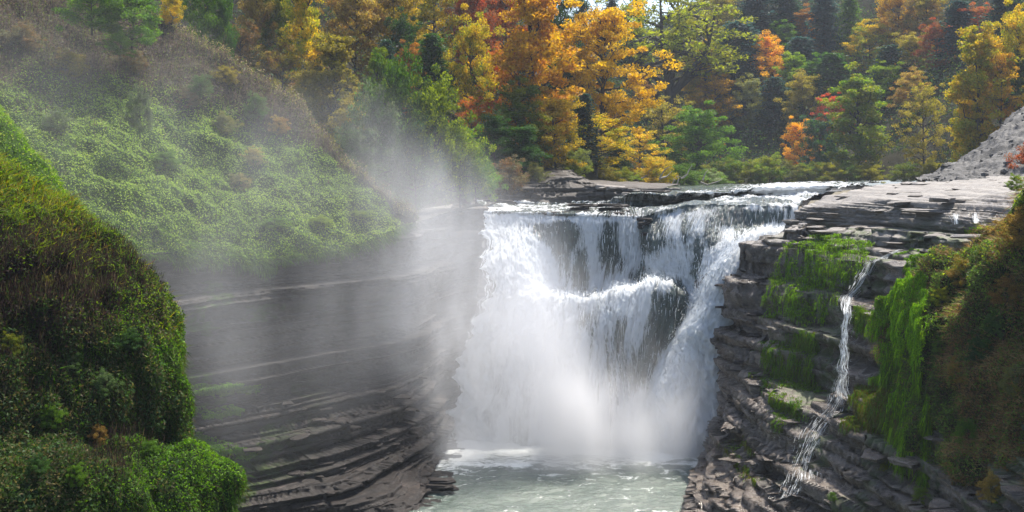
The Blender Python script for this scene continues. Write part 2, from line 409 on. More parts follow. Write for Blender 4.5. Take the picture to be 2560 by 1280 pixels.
_zz = _z + .35 * (fbm(_x * .22, _y * .10, 0, 37, 3) - .5) + .12 * (hsh(np.floor(_x / 1.3 + 2 * vn(_x * .3, _y * .2, 0, 38)), 39) - .5); _t = .42
_fr = _zz / _t - np.floor(_zz / _t)
Gw[..., 2] += (np.clip(_fr / .30, 0, 1) - _fr) * _t * .95 * (1 - sstep(3.6, 4.4, wr))[:, None]
Gw0 = Gw.copy()
nw = facing(normals(Gw), Gw)
PX, PY = proj(Gw)
N, M = Gw.shape[:2]
# distance along the flow and across it
fl = np.concatenate([np.zeros((1, M)), np.cumsum(np.linalg.norm(np.diff(Gw, axis=0), axis=-1), 0)], 0)
ac = np.concatenate([np.zeros((N, 1)), np.cumsum(np.linalg.norm(np.diff(Gw, axis=1), axis=-1), 1)], 1).mean(0)[None, :] * np.ones((N, 1))
v = sstep(4.6, 12, wr)[:, None] * np.ones((1, M))
fall_m = sstep(4.9, 5.5, wr)[:, None] * np.ones((1, M))
def spot(cx, cy, rx, ry, a=0.0):
    dx, dy = PX - cx, PY - cy; c, s_ = math.cos(a), math.sin(a)
    return np.exp(-(((dx * c + dy * s_) / rx) ** 2 + ((-dx * s_ + dy * c) / ry) ** 2))
foam = 0.60 + 0 * PX
for cx, cy, rx, ry, a, k in (
    (1385, 590, 22, 34, 0, .75), (1345, 580, 18, 26, 0, .6), (1425, 580, 20, 40, 0, .5), (1450, 685, 20, 52, 0, .8), (1505, 610, 30, 40, 0, .25), (1490, 735, 20, 20, 0, .6),
    (1630, 590, 30, 36, 0, .8), (1625, 555, 26, 12, 0, .9), (1590, 700, 22, 26, 0, .5), (1665, 810, 36, 70, .35, .95), (1700, 760, 26, 50, 0, .9),
    (1610, 930, 50, 70, .4, .6), (1560, 800, 20, 50, .3, .4), (1740, 690, 14, 60, 0, .6), (1850, 548, 60, 18, 0, .8), (1780, 600, 20, 50, 0, .4), (1930, 545, 50, 16, 0, .5), (1715, 570, 14, 40, 0, .4),
    (1460, 800, 30, 40, 0, .4), (1490, 960, 60, 60, 0, .12), (1235, 560, 14, 22, 0, .3), (1550, 650, 16, 40, 0, .4),
    (1450, 475, 180, 14, 0, .3), (1700, 468, 90, 6, 0, .45), (1760, 505, 50, 12, 0, .35), (1900, 500, 40, 10, 0, .3), (1680, 510, 100, 10, 0, .3)):
    foam -= k * spot(cx, cy, rx, ry, a)
for cx, cy, rx, ry, a, k in (
    (1900, 620, 100, 36, -.6, 1.0), (1800, 710, 60, 60, 0, .9), (1760, 800, 50, 90, .3, .9), (1700, 980, 75, 140, .2, .9), (1600, 720, 60, 14, 0, .35), (1560, 770, 36, 50, .3, .6), (1340, 745, 90, 14, 0, .3), (1440, 545, 200, 9, 0, .5), (1225, 600, 16, 60, 0, .7), (1290, 620, 50, 60, 0, .7), (1320, 800, 110, 140, 0, .6), (1530, 740, 60, 40, 0, .5),
    (1570, 600, 30, 50, 0, .4), (1620, 705, 50, 14, 0, .2), (2000, 470, 100, 14, 0, .7), (1480, 600, 12, 50, 0, .3), (1250, 520, 40, 12, 0, .3)):
    foam += k * spot(cx, cy, rx, ry, a)
foam += 0.12 * sstep(9, 12, wr)[:, None]
foam -= (1 - fall_m) * .10 * (fbm(ac * .8, fl * 1.2, 0, 29, 3) > .5)
foam -= .15 * sstep(1.6, .2, wr)[:, None]
foam += .10 * (1 - fall_m) * sstep(1640, 1800, PX) * sstep(.8, 2, wr)[:, None]
foam -= (1 - fall_m) * .75 * np.clip(fbm(ac * .55, fl * .9, 0, 49, 4) - .42, 0, 1) * 2.2
sn = fbm(ac * 1.1, fl * .22, 0, 21, 4); sn2 = fbm(ac * 5.0, fl * .6, 0, 22, 4); sn3 = fbm(ac * 2.0, fl * 1.6, 0, 23, 4)
amp = (0.12 + 0.9 * v) * fall_m
turb = sstep(0.55, 0.95, foam)
disp = amp * ((1 - np.abs(sn - .5) * 4) * .30 + (sn2 - .5) * .40 + (fbm(ac * .45, fl * .35, 0, 25, 4) - .5) * 2.0 + (sn3 - .5) * 1.1 * turb) + (1 - fall_m) * ((sn3 - .5) * .42 + (fbm(ac * 4, fl * 3, 0, 26, 3) - .5) * .22)
disp += ((fbm(ac * 8, fl * 4.0, 0, 27, 3) - .5) * 0.30 + (fbm(ac * 3.2, fl * 2.4, 0, 28, 4) - .5) * .7 * turb * (.3 + v)) * fall_m
Gw = Gw + nw * disp[..., None]
foam = np.clip(foam + (sn3 - .5) * .25 - .30 * sstep(.58, .72, fbm(ac * .55, fl * .16, 0, 46, 3)) * fall_m * (foam < .9), 0, 1.3)
# ragged left margin of the veil
lm = np.exp(-ac / 1.6) * fall_m; Gw[..., 0] += lm * ((fbm(fl * .35, 0 * fl, 0, 47, 4) - .5) * 5.0 + (fbm(fl * 1.6, ac * .5, 0, 48, 3) - .5) * 1.6)

flow = np.stack([ac, fl, 0 * ac], -1).reshape(-1, 3)
grid_obj('waterfall', Gw, FOAM, 'structure', {'foam': ('FLOAT', foam.ravel()), 'flow': ('FLOAT_VECTOR', flow)}, smooth=True,
         label='broad white waterfall dropping over several rock steps into the pool')
# dark bed the water runs over: visible at the sides of the veil
bedG = Gw0 + np.array((0, 1.5, -0.6)); bedG = bedG[::3, ::2]
bedG, _ = strata(bedG, 0.5, 0.4, .9, seed=3)
grid_obj('fall_rock_face', bedG - np.array((0, 0, .15)), ROCK, 'structure', {'dry': ('FLOAT', np.zeros(bedG.shape[0] * bedG.shape[1])), 'moss': ('FLOAT', np.zeros(bedG.shape[0] * bedG.shape[1]))})

# falling strands and drops, real slivers of water in front of the sheet
def strands(n, seed):
    r = np.random.RandomState(seed); w = (0.06 + 1.0 * np.clip(foam, 0, 1) ** 1.4) * fall_m
    P, i, j = sample(Gw, n, w)
    ln = r.randint(2, 8, n); st = 4; pts = []
    nn = nw[i, j]; off = (r.rand(n) ** 2 * 0.45 * (0.3 + v[i, j]))[:, None]
    for q in range(st):
        ii = np.clip(i + (ln * q / (st - 1) * 1.0).astype(int), 0, N - 1)
        base_ = Gw[ii, j] * 0.5 + Gw0[ii, j] * 0.5 + nw[ii, j] * (0.15)
        pts.append(base_ + nn * off + np.stack([vn(ii * .3, j * .7, 0, 4) - .5, 0 * ii, 0 * ii], -1) * .12)
    pts = np.stack(pts, 1)
    wd = (0.008 + 0.022 * r.rand(n) ** 2)[:, None] * np.array([.3, 1, .9, .2])[None]
    side = np.array((1, 0.15, 0.0)); A = pts - side * wd[..., None]; B = pts + side * wd[..., None]
    V = np.stack([A, B], 2).reshape(-1, 3)
    f = np.array([[2*q, 2*q+1, 2*q+3, 2*q+2] for q in range(st - 1)])
    Fc = (np.arange(n)[:, None, None] * (2 * st) + f[None]).reshape(-1, 4)
    return V, Fc
V, Fc = strands(20000, 1)
n = 44000
P, i, j = sample(Gw, n, (0.05 + np.clip(foam, 0, 1)) * fall_m)
P = P + nw[i, j] * (rng.rand(n, 1) ** 2 * 1.1 * (0.15 + v[i, j][:, None])) + rng.normal(size=(n, 3)) * .08
d1 = unit(rng.normal(size=(n, 3))); d2 = unit(np.cross(d1, rng.normal(size=(n, 3)))); s_ = (0.018 + 0.03 * rng.rand(n, 1) ** 2)
s_ = s_ * 1.25; V2 = np.stack([P - d1 * s_, P + d2 * s_, P + d1 * s_ * 1.3], 1).reshape(-1, 3); F2 = np.arange(3 * n).reshape(n, 3)
Fc = np.concatenate([Fc[:, [0, 1, 2]], Fc[:, [0, 2, 3]]])
me = to_mesh('falling_spray', np.concatenate([V, V2]), np.concatenate([Fc, F2 + len(V)]), SPRAY)
link('falling_spray', me, kind='stuff', label='white strands and drops falling in front of the waterfall')

# lower pool
xs = np.concatenate([np.linspace(-70, -12, 20)[:-1], np.linspace(-12, 20, 220), np.linspace(20, 60, 14)[1:]]); ys = np.concatenate([np.linspace(18, 68, 20)[:-1], np.linspace(68, 96, 220), [100]])
X, Yg = np.meshgrid(xs, ys)
near = np.exp(-np.clip(91 - Yg + 5 * (fbm(X * .25, Yg * .2, 0, 50, 3) - .5), 0, 99) / 5.0)
zz = WL + (fbm(X * .55, Yg * .8, 0, 31, 4) - .5) * .35 + (fbm(X * 2, Yg * 2.6, 0, 32, 3) - .5) * .16 + near * (fbm(X * .9, Yg * .9, 0, 33, 4) - .6) * 0.25
ff = near * (.5 + 1.1 * fbm(X * .5, Yg * .5, 0, 36, 4)) + 0.14 * sstep(.5, .75, fbm(X * .22 + 3, Yg * .5, 0, 34, 4)) - .04
grid_obj('pool_water', np.stack([X, Yg, zz], -1), POOL, 'structure', {'foam': ('FLOAT', ff.ravel())}, smooth=True, label='green grey pool with foam streaks below the waterfall')
# upper river far behind, continuing between the wooded banks
xs = np.linspace(10, 110, 60); ys = np.linspace(186, 330, 60); X, Yg = np.meshgrid(xs, ys)
grid_obj('river', np.stack([X, Yg, -2.75 + 0 * X + (fbm(X * .3, Yg * .3, 0, 35, 3) - .5) * .15], -1), POOL, 'structure', {'foam': ('FLOAT', 0.1 + 0 * X.ravel())}, smooth=True)

# ================================================================== RIGHT ROCK
def below(pts, drop=4):                       # last row, under the water
    return [(px, HZ - F * (WL - drop) / Y, Y) for px, _, Y in pts]
RIGHT = [
 [(2230,480,118),(2150,474,112),(2200,463,112),(2270,458,112),(2360,452,112),(2450,446,112),(2570,438,112),(2760,432,110),(3100,425,108)],
 [(2140,500,108),(2070,494,100),(2140,486,98),(2230,480,96),(2330,474,94),(2440,468,92),(2570,462,90),(2760,460,86),(3100,455,80)],
 [(2110,530,104),(1985,525,93),(2060,515,88),(2190,505,83),(2310,500,79),(2440,495,75),(2575,488,70),(2760,488,64),(3100,480,58)],
 [(2100,560,103),(1962,552,91.5),(2045,548,86),(2180,552,80),(2300,556,74),(2430,560,68),(2575,546,62),(2760,545,56),(3100,540,50)],
 [(2100,580,103),(1958,574,91),(2040,574,85.6),(2178,576,79.4),(2300,580,73.3),(2430,586,67.2),(2575,592,61),(2760,594,55),(3100,590,49)],
 [(2100,640,102),(1872,642,90.3),(1940,594,83.5),(2090,602,77.5),(2250,622,71),(2430,650,64),(2575,664,58),(2760,674,52),(3100,680,46)],
 [(2100,720,102),(1835,735,89.6),(1925,690,82.6),(2075,700,76.6),(2225,716,70),(2420,740,63),(2575,750,57),(2760,760,51),(3100,770,45)],
 [(2100,830,101),(1800,850,88.9),(1918,800,82),(2062,800,75.6),(2200,808,69),(2410,826,62),(2575,840,56),(2760,850,50),(3100,860,44)],
 [(2100,920,100),(1815,935,88.6),(1912,958,81.4),(2060,975,75.2),(2200,980,68.6),(2410,985,61.6),(2575,1000,55.6),(2760,1010,49.6),(3100,1020,43)],
 [(2080,1040,99),(1792,1045,87.9),(1905,1005,79.6),(2060,1015,72.6),(2220,1025,66),(2400,1030,59.4),(2575,1060,53),(2760,1070,47),(3100,1080,41)],
 [(2060,1100,98),(1772,1098,87.2),(1880,1085,78.4),(2050,1095,70.6),(2225,1105,64),(2400,1130,57.6),(2575,1150,51),(2760,1165,45),(3100,1180,39)],
 [(2040,1150,97),(1757,1152,86.3),(1850,1175,77.4),(2010,1190,69.4),(2210,1190,62.6),(2400,1215,56),(2575,1240,49.4),(2760,1260,43.4),(3100,1280,37)],
 [(2000,1250,90),(1722,1290,73.2),(1800,1300,71),(1980,1300,65.4),(2200,1310,59.6),(2400,1330,53),(2575,1360,47),(2760,1380,41),(3100,1400,35)],
]
RIGHT.append(below([(1990,0,89),(1715,0,72.5),(1790,0,70),(1970,0,64),(2200,0,58),(2400,0,52),(2575,0,46),(2760,0,40),(3100,0,34)]))
_d = {3: 1.0, 4: 1.5, 5: 2.5, 6: 1.4, 7: .3, 8: -2.2, 9: -3.2, 10: -3.2, 11: -2.6, 12: -1.5}
RIGHT = [[p if k_ < 2 else (p[0], p[1], p[2] + _d.get(q, 0)) for k_, p in enumerate(r_)] for q, r_ in enumerate(RIGHT)]
RIGHT.insert(8, [p if k_ < 2 else (p[0], p[1] + 34, p[2] - 1.7) for k_, p in enumerate(RIGHT[7])])
RIGHT[7] = [p if k_ < 2 else (p[0], p[1] - 8, p[2]) for k_, p in enumerate(RIGHT[7])]
RIGHT[8][0] = (2100, 870, 100.6); RIGHT[8][1] = (1806, 885, 88.8)
Gr, rr, rc = patch(RIGHT, 470, 370, rw=[.3,1,1,1,1,1,1,1,1,1,1,1,1,.1], cw=[.12,1.3,1,1,1,1,.35,.08])
GR, nR = strata(Gr, 0.55, 0.42, 0.95, seed=40, dip=(0.012, 0.0), big_t=sstep(3.8, 4.6, rr)[:, None] * .95)
PXr, PYr = proj(GR)
dry = (1 - sstep(4.3, 5.6, rr))[:, None] * np.ones((1, GR.shape[1]))
wetp = sstep(.40, .58, fbm(Gr[..., 0] * .12, Gr[..., 1] * .12, 0, 44, 3)) * sstep(2100, 2400, PXr) * (1 - sstep(600, 700, PYr)) * sstep(470, 500, PYr)
dry = np.clip(dry * (1 - .8 * wetp) + 0.25 * (1 - sstep(4, 7, rr))[:, None], 0, 1)
mossw = sstep(2.4, 4.2, rr)[:, None] * 0.65 * np.ones((1, GR.shape[1])) * sstep(1900, 2000, PXr) * (fbm(Gr[..., 0] * .3, Gr[..., 1] * .3, Gr[..., 2] * .4, 45, 3) > .47)
right = grid_obj('rock_cliff_right', GR, ROCK, 'structure', {'dry': ('FLOAT', dry.ravel()), 'moss': ('FLOAT', mossw.ravel())}, label='layered wet shale cliff and flat rock shelf right of the waterfall')

# ================================================================== LEFT CLIFF AND HILLSIDE
rim = [(-450,760,52),(-150,700,60),(200,650,66),(400,628,71),(500,642,74),(650,648,78),(740,640,80.5),(838,628,83),(950,592,86.5),(1034,558,90)]
def cl(py, xs, Ys): return [(x, py + d, Y) for (x, d), Y in zip(xs, Ys)]
LEFTC = [
 [(x, y + 2, Y + .9) for x, y, Y in rim] + [(1075,550,97),(1150,515,103),(1215,515,109)],
 [(-450,800,51),(-150,760,59),(200,715,65.5),(400,690,71),(500,690,74),(650,690,77.8),(745,685,80.4),(845,675,83),(955,665,86.5),(1038,650,90.5),(1085,640,97),(1150,600,103.6),(1218,590,108)],
 [(-450,900,50),(-150,860,58),(200,820,64.5),(400,800,70),(500,800,73.2),(650,795,77),(745,790,80),(845,780,82.8),(965,765,86.4),(1042,750,90.5),(1088,740,97),(1150,720,103),(1205,700,106)],
 [(-450,1050,48.5),(-150,990,56.5),(200,940,63),(400,910,69.4),(500,900,72.6),(650,890,76.4),(745,885,79.4),(845,880,82.2),(970,870,86),(1046,860,90.2),(1090,850,97),(1150,830,101),(1195,820,104)],
 [(-450,1150,48),(-150,1080,56),(200,1020,63.5),(400,985,70.4),(500,975,72.8),(650,968,76),(745,962,79),(845,958,81.8),(975,952,85.6),(1050,948,90),(1098,940,96.6),(1150,930,100),(1190,930,103)],
 [(-450,1180,46),(-150,1110,54),(200,1060,63),(400,1030,70),(500,1020,72.4),(650,1012,75.4),(745,1004,77.8),(845,996,80.6),(980,985,84.6),(1062,990,89.4),(1108,1000,96),(1150,1000,99.4),(1185,1010,102)],
 [(-450,1250,45),(-150,1170,53),(200,1125,62.6),(400,1105,69.4),(500,1096,71.6),(650,1086,74.2),(745,1080,76.4),(845,1074,78.6),(985,1068,83.2),(1100,1082,90.4),(1122,1080,95.6),(1152,1080,99),(1182,1085,101)],
 [(-450,1330,44),(-150,1250,52),(200,1215,62),(400,1195,68.6),(500,1190,70.5),(650,1182,72.6),(745,1176,74.4),(845,1168,76.2),(975,1160,80.6),(1078,1150,86),(1118,1120,94),(1150,1110,98),(1180,1110,100)],
 [(-450,1420,43),(-150,1340,51),(200,1310,61),(400,1295,67.6),(500,1290,69),(650,1284,70.5),(745,1280,71.4),(845,1274,72.2),(960,1270,73.6),(1052,1262,75.6),(1112,1150,91),(1150,1130,96),(1178,1125,99)],
]
LEFTC.append([(x, HZ - F * (WL - 3) / Y, Y) for x, _, Y in LEFTC[-1]])
Gl, lr, lc = patch(LEFTC, 390, 340, rw=[1,1,1,1,1,1,1,1,.12], cw=[.03,.04,.1,.5,1,1,1,1,1,.9,.9])
GL, nL = strata(Gl, 0.55, 0.4, 0.9, seed=66, dip=(-0.01, 0.0), big_t=.55 * sstep(4.2, 5.2, lr)[:, None])
mo = (fbm(Gl[..., 0] * .2, Gl[..., 1] * .2, Gl[..., 2] * .5, 61, 3) > .5) * (1 - sstep(4, 12, Gl[..., 0] + 24)) * .9
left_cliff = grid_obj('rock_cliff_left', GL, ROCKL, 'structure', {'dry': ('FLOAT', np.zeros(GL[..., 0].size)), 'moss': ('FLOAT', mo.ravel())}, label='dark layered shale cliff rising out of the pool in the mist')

crest = [(-450,-560,100),(-150,-330,99),(150,-90,97),(290,0,95),(450,88,94),(580,160,93.6),(668,228,93.2),(740,305,92.8),(860,425,91.6),(1036,556,90.2)]
def lerp3(a, b, t, bump=0.0):
    o = []
    for p, q in zip(a, b):
        A_, B_ = W(*p), W(*q); c = A_ * (1 - t) + B_ * t; c[2] += bump * math.sin(math.pi * t) * min(1, np.linalg.norm(A_ - B_) / 20)
        x, y = proj(c); o.append((x, y, c[1]))
    return o
back = []
for p in crest:
    c = W(*p); c = c + np.array((-6, 9, -6.0)); x, y = proj(c); back.append((x, y, c[1]))
SLOPE = [back, crest] + [lerp3(crest, rim, t, b) for t, b in ((.12, 1.2), (.3, 1.6), (.5, .6), (.7, .2), (.88, .9))] + [[(x, y - 1, Y) for x, y, Y in rim],
         [(x, y + 16, Y + .5) for x, y, Y in rim]]
Gs, sr, sc_ = patch(SLOPE, 190, 270)
nS = facing(normals(Gs), Gs)
x_, y_, z_ = Gs[..., 0], Gs[..., 1], Gs[..., 2]
lump = (fbm(x_ * .22, y_ * .22, z_ * .22, 71, 4) - .5) * 2.6 + (fbm((x_ - z_) * .5, y_ * .9, (x_ + z_) * .25, 72, 4) - .5) * 1.3
GS = Gs + nS * lump[..., None] + nS * ((fbm(x_ * 1.5, y_ * 1.5, z_ * 1.5, 73, 3) - .5) * .4)[..., None]
vS = sr[:, None] * np.ones((1, GS.shape[1])); uS = sc_[None, :] * np.ones((GS.shape[0], 1))
bandn = vS + (fbm(x_ * .15, y_ * .15, z_ * .15, 74, 4) - .5) * 2.2 - 0.35 * (uS - 3)
bandn = vS + (fbm(x_ * .15, y_ * .15, z_ * .15, 74, 4) - .5) * 2.4 + .22 * (uS - 4.5)
brown = 1 - sstep(3.3, 4.3, bandn)
tintS = (1 - brown)[..., None] * np.array((.035, .075, .012)) + brown[..., None] * np.array((.055, .045, .03))
grid_obj('grassy_hillside', GS, SOIL, 'structure', {'tint': ('FLOAT_COLOR', tintS.reshape(-1, 3))}, label='steep grassy hillside above the left cliff')

# nearer lit spur at the far left
SPUR = [
 [(-300,-150,72),(0,330,68),(90,440,66),(180,530,64),(260,620,63),(330,720,62)],
 [(-300,-120,62),(-10,262,60),(70,375,58.5),(155,480,57),(250,575,56),(330,670,55.6)],
 [(-300,60,56),(-40,380,56),(40,470,55),(120,560,54),(215,650,53.5),(300,740,53)],
 [(-300,320,50),(-80,560,50),(0,640,50),(80,720,49.5),(180,800,49),(270,880,49)],
 [(-300,800,42),(-80,900,44),(0,960,45),(80,1020,45.5),(180,1080,45.5),(270,1140,45)],
]
Gp, pr_, pc_ = patch(SPUR, 120, 120); nP = facing(normals(Gp), Gp)
GP = Gp + nP * ((fbm(Gp[..., 0] * .5, Gp[..., 1] * .5, Gp[..., 2] * .5, 75, 4) - .5) * 1.2)[..., None]
grid_obj('grassy_spur', GP, SOIL, 'structure', {'tint': ('FLOAT_COLOR', np.tile((.045, .09, .012), (GP[..., 0].size, 1)))}, label='sunlit grassy spur at the left edge between two mounds')

# near mound: rows run down, the last columns turn away behind its outline
def mound_row(py, ox, oy, Yc, pxl=-420, tilt=0.0):
    r = []
    for s in (0, .2, .4, .6, .75, .88, .96, 1.0):
        r.append((pxl + (ox - pxl) * s, py + (oy - py) * s ** 2, Yc - 5.5 * (1 - s ** 2.2) - tilt * (1 - s)))
    r.append((ox - 25, oy - 2, Yc + 2.2)); r.append((ox - 90, oy + 15, Yc + 7))
    return r
MOUND = [[(px - 30, py + 60, Y + 7) for px, py, Y in mound_row(300, -22, 436, 43)],
         mound_row(300, -20, 432, 43), mound_row(430, 62, 482, 42.6), mound_row(500, 150, 532, 42), mound_row(580, 232, 598, 41.6), mound_row(640, 330, 655, 41.2),
         mound_row(715, 402, 722, 40.6), mound_row(800, 440, 802, 40.2), mound_row(900, 460, 900, 39.9), mound_row(972, 475, 972, 39.6), mound_row(1050, 470, 1050, 39.2),
         mound_row(1105, 462, 1105, 38.9), mound_row(1150, 560, 1145, 38.2, tilt=.5), mound_row(1200, 596, 1196, 36.6, tilt=.5), mound_row(1290, 594, 1290, 36.2, tilt=.5), mound_row(1500, 590, 1500, 35.6), mound_row(2100, 590, 2150, 35)]
Gm, mr, mc = patch(MOUND, 280, 210); nM = facing(normals(Gm), Gm)
x_, y_, z_ = Gm[..., 0], Gm[..., 1], Gm[..., 2]
lump = (fbm(x_ * .55, y_ * .55, z_ * .45, 81, 4) - .5) * 2.0 + (fbm(x_ * 1.9, y_ * 1.9, z_ * .9, 82, 4) - .5) * .8
GM = Gm + nM * lump[..., None] * 1.0
PXm, PYm = proj(GM)
gbot = sstep(700, 1000, PYm)
tm = np.array((.028, .05, .010)) + 0 * GM; tm[...] = tm * (0.7 + .6 * fbm(x_, y_, z_, 83, 3))[..., None]
grid_obj('mossy_mound', GM, SOIL, 'structure', {'tint': ('FLOAT_COLOR', tm.reshape(-1, 3))}, label='near mound covered with moss and plants at the left')

# vegetated bank at the far right
BANK = [
 [(2560,470,52),(2600,455,50),(2700,400,48),(2950,330,46),(3300,260,44)],
 [(2500,570,58),(2540,545,56),(2640,490,53),(2900,420,50),(3300,340,46)],
 [(2440,650,60),(2500,620,57),(2600,600,53),(2850,560,49),(3300,520,44)],
 [(2300,700,62),(2370,690,58.4),(2500,690,53.6),(2800,680,48),(3300,660,42)],
 [(2225,790,64),(2280,770,60.6),(2440,780,54.8),(2760,780,47.6),(3300,780,40)],
 [(2240,900,64),(2290,890,60.2),(2440,900,54.2),(2760,900,46.6),(3300,900,38.6)],
 [(2250,1020,63),(2310,1010,58.6),(2440,1020,53),(2760,1040,45.4),(3300,1060,37)],
 [(2280,1140,60),(2340,1150,56.4),(2450,1165,51.6),(2760,1190,44),(3300,1220,35.6)],
 [(2420,1190,57),(2460,1215,54),(2530,1225,50),(2760,1260,43),(3300,1300,34.6)],
 [(2560,1300,50),(2560,1320,49),(2600,1340,46),(2760,1400,41.4),(3300,1500,33)],
]
Gb, br_, bc_ = patch(BANK, 180, 150); nB = facing(normals(Gb), Gb)
x_, y_, z_ = Gb[..., 0], Gb[..., 1], Gb[..., 2]
GB = Gb + nB * ((fbm(x_ * .5, y_ * .5, z_ * .5, 91, 4) - .5) * 3.4 + (fbm(x_ * 1.8, y_ * 1.8, z_ * 1.4, 92, 4) - .5) * .8)[..., None]
grid_obj('overgrown_bank', GB, SOIL, 'structure', {'tint': ('FLOAT_COLOR', np.tile((.035, .036, .014), (GB[..., 0].size, 1)))}, label='overgrown bank of grass and dry weeds at the right edge')

# ================================================================== WOODED HILLS
HILL = [
 [(-200,560,128),(300,560,118),(700,560,115),(1000,530,117),(1160,505,121),(1240,492,124),(1330,470,128),(1480,458,138),(1650,462,196),(1850,462,206),(2100,456,200),(2330,446,180),(2480,440,150),(2640,436,140),(3100,430,130)],
 [(-200,400,136),(300,450,126),(700,470,121),(1000,490,121),(1160,480,125),(1240,462,128),(1330,430,133),(1480,432,146),(1650,440,210),(1850,444,220),(2100,430,212),(2330,400,190),(2480,370,164),(2640,330,152),(3100,240,140)],
 [(-200,150,150),(300,220,142),(700,300,136),(1000,340,136),(1160,350,140),(1240,340,144),(1330,330,150),(1480,360,170),(1650,380,235),(1850,370,240),(2100,330,232),(2330,270,214),(2480,230,190),(2640,190,176),(3100,100,160)],
 [(-200,-100,170),(300,0,164),(700,100,158),(1000,160,160),(1160,180,164),(1240,190,168),(1330,200,176),(1480,260,200),(1650,260,260),(1850,220,262),(2100,180,256),(2330,130,240),(2480,90,220),(2640,60,200),(3100,-40,180)],
 [(-200,-350,190),(300,-260,184),(700,-160,180),(1000,-60,182),(1160,-10,188),(1240,20,194),(1330,60,200),(1480,150,226),(1650,130,285),(1850,60,288),(2100,10,280),(2330,-40,266),(2480,-80,250),(2640,-110,230),(3100,-200,200)],
 [(-200,-560,215),(300,-480,210),(700,-380,206),(1000,-240,208),(1160,-140,214),(1240,-60,222),(1330,0,230),(1480,90,250),(1650,60,310),(1850,-60,315),(2100,-160,310),(2330,-240,300),(2480,-280,285),(2640,-300,260),(3100,-380,225)],
]
Gh, hr_, hc_ = patch(HILL, 110, 180)
x_, y_, z_ = Gh[..., 0], Gh[..., 1], Gh[..., 2]
GH = Gh.copy(); GH[..., 2] += (fbm(x_ * .08, y_ * .08, 0, 101, 4) - .5) * 5 * sstep(0.2, 1.2, hr_)[:, None]
nH = facing(normals(GH), GH)
grid_obj('wooded_hill', GH, SOIL, 'structure', {'tint': ('FLOAT_COLOR', np.tile((.03, .028, .014), (GH[..., 0].size, 1)))}, label='steep hill under the autumn forest')
vs = [Vector(p) for p in GH[::2, ::2].reshape(-1, 3)]
HT = BVHTree.FromPolygons(vs, [tuple(int(q) for q in f) for f in grid_faces(*GH[::2, ::2].shape[:2])])
# ground under everything, one sheet below the visible ground
xs = np.linspace(-420, 420, 60); ys = np.linspace(-60, 520, 60); X, Yg = np.meshgrid(xs, ys)
grid_obj('ground', np.stack([X, Yg, WL - 6 + 0 * X], -1), SOIL, 'structure', {'tint': ('FLOAT_COLOR', np.tile((.05, .045, .035), (X.size, 1)))})

# left bank outcrop above the falls
OUT = [
 [(1130,500,128),(1230,470,130),(1340,428,134),(1420,425,136),(1470,450,138),(1560,455,142),(1700,461,150)],
 [(1130,505,124),(1230,478,125),(1340,438,128),(1420,432,130),(1480,455,130),(1560,459,130),(1680,464,128)],
 [(1130,515,120),(1230,490,121),(1340,462,122),(1420,440,123.5),(1500,462,123),(1570,464,122),(1670,466,121)],
 [(1130,520,118),(1235,500,119.6),(1340,492,121),(1430,480,121.5),(1510,480,121),(1580,478,120),(1665,474,119)],
 [(1130,530,117),(1235,512,118.6),(1340,512,120),(1430,512,120.6),(1515,508,120),(1575,500,119),(1650,496,118)],
 [(1130,560,116.6),(1235,540,118),(1340,540,119.4),(1430,540,120),(1515,535,119.4),(1575,530,118.6),(1650,520,117.6)],
]
Go, o_r, o_c = patch(OUT, 130, 220)
GO, nO = strata(Go, 0.7, .7, .9, seed=110)
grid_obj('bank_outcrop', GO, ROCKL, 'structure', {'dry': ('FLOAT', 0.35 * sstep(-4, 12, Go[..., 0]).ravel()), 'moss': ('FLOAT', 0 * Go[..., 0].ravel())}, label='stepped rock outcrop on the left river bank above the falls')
# shelf between the left cliff and the lip
SH = [[(1030,520,118),(1130,520,117),(1230,508,118),(1245,506,117)], [(1040,545,104),(1110,532,106),(1190,520,107),(1222,516,107)], [(1045,560,98),(1100,545,101),(1165,525,103),(1216,525,104.6)], [(1045,600,98),(1100,600,100.5),(1165,600,102.6),(1214,600,104)]]
Gq, q_r, q_c = patch(SH, 120, 120); GQ, _ = strata(Gq, .4, .5, .9, seed=120)
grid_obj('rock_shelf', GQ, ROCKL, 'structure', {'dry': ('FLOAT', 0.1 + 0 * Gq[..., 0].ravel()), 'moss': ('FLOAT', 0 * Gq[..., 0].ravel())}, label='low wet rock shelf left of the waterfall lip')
# scree slope at the right
SCR = [
 [(2300,455,128),(2420,400,138),(2500,330,142),(2580,268,146),(2900,120,150)],
 [(2290,450,122),(2420,392,130),(2500,325,133),(2580,262,136),(2900,110,140)],
 [(2330,452,114),(2430,425,117),(2510,390,119),(2590,350,121),(2900,260,124)],
 [(2350,456,109),(2440,452,109),(2520,450,108),(2600,445,107),(2900,430,104)],
 [(2350,470,107),(2440,466,107),(2520,464,106),(2600,458,105),(2900,450,102)],
]
Gc, c_r, c_c = patch(SCR, 110, 140); nC = facing(normals(Gc), Gc)
GC = Gc + nC * ((fbm(Gc[..., 0] * .6, Gc[..., 1] * .6, Gc[..., 2] * .6, 130, 6, .62) - .5) * 2.0)[..., None]
SCREE = rock_material('pale_shale', (0.025, 0.025, 0.027), (0.06, 0.058, 0.057), (0.125, 0.12, 0.115), .6, .85, 1.0)
scree = grid_obj('scree_slope', GC, SCREE, 'structure', {'dry': ('FLOAT', 0 * Gc[..., 0].ravel()), 'moss': ('FLOAT', 0 * Gc[..., 0].ravel())}, label='grey scree slope of loose shale right of the river')
# ================================================================== GROUND COVER
def patches(P, s, seed, o=3): return fbm(P[:, 0] * s, P[:, 1] * s, P[:, 2] * s, seed, o)
UP = np.array((0, 0, 1.0))
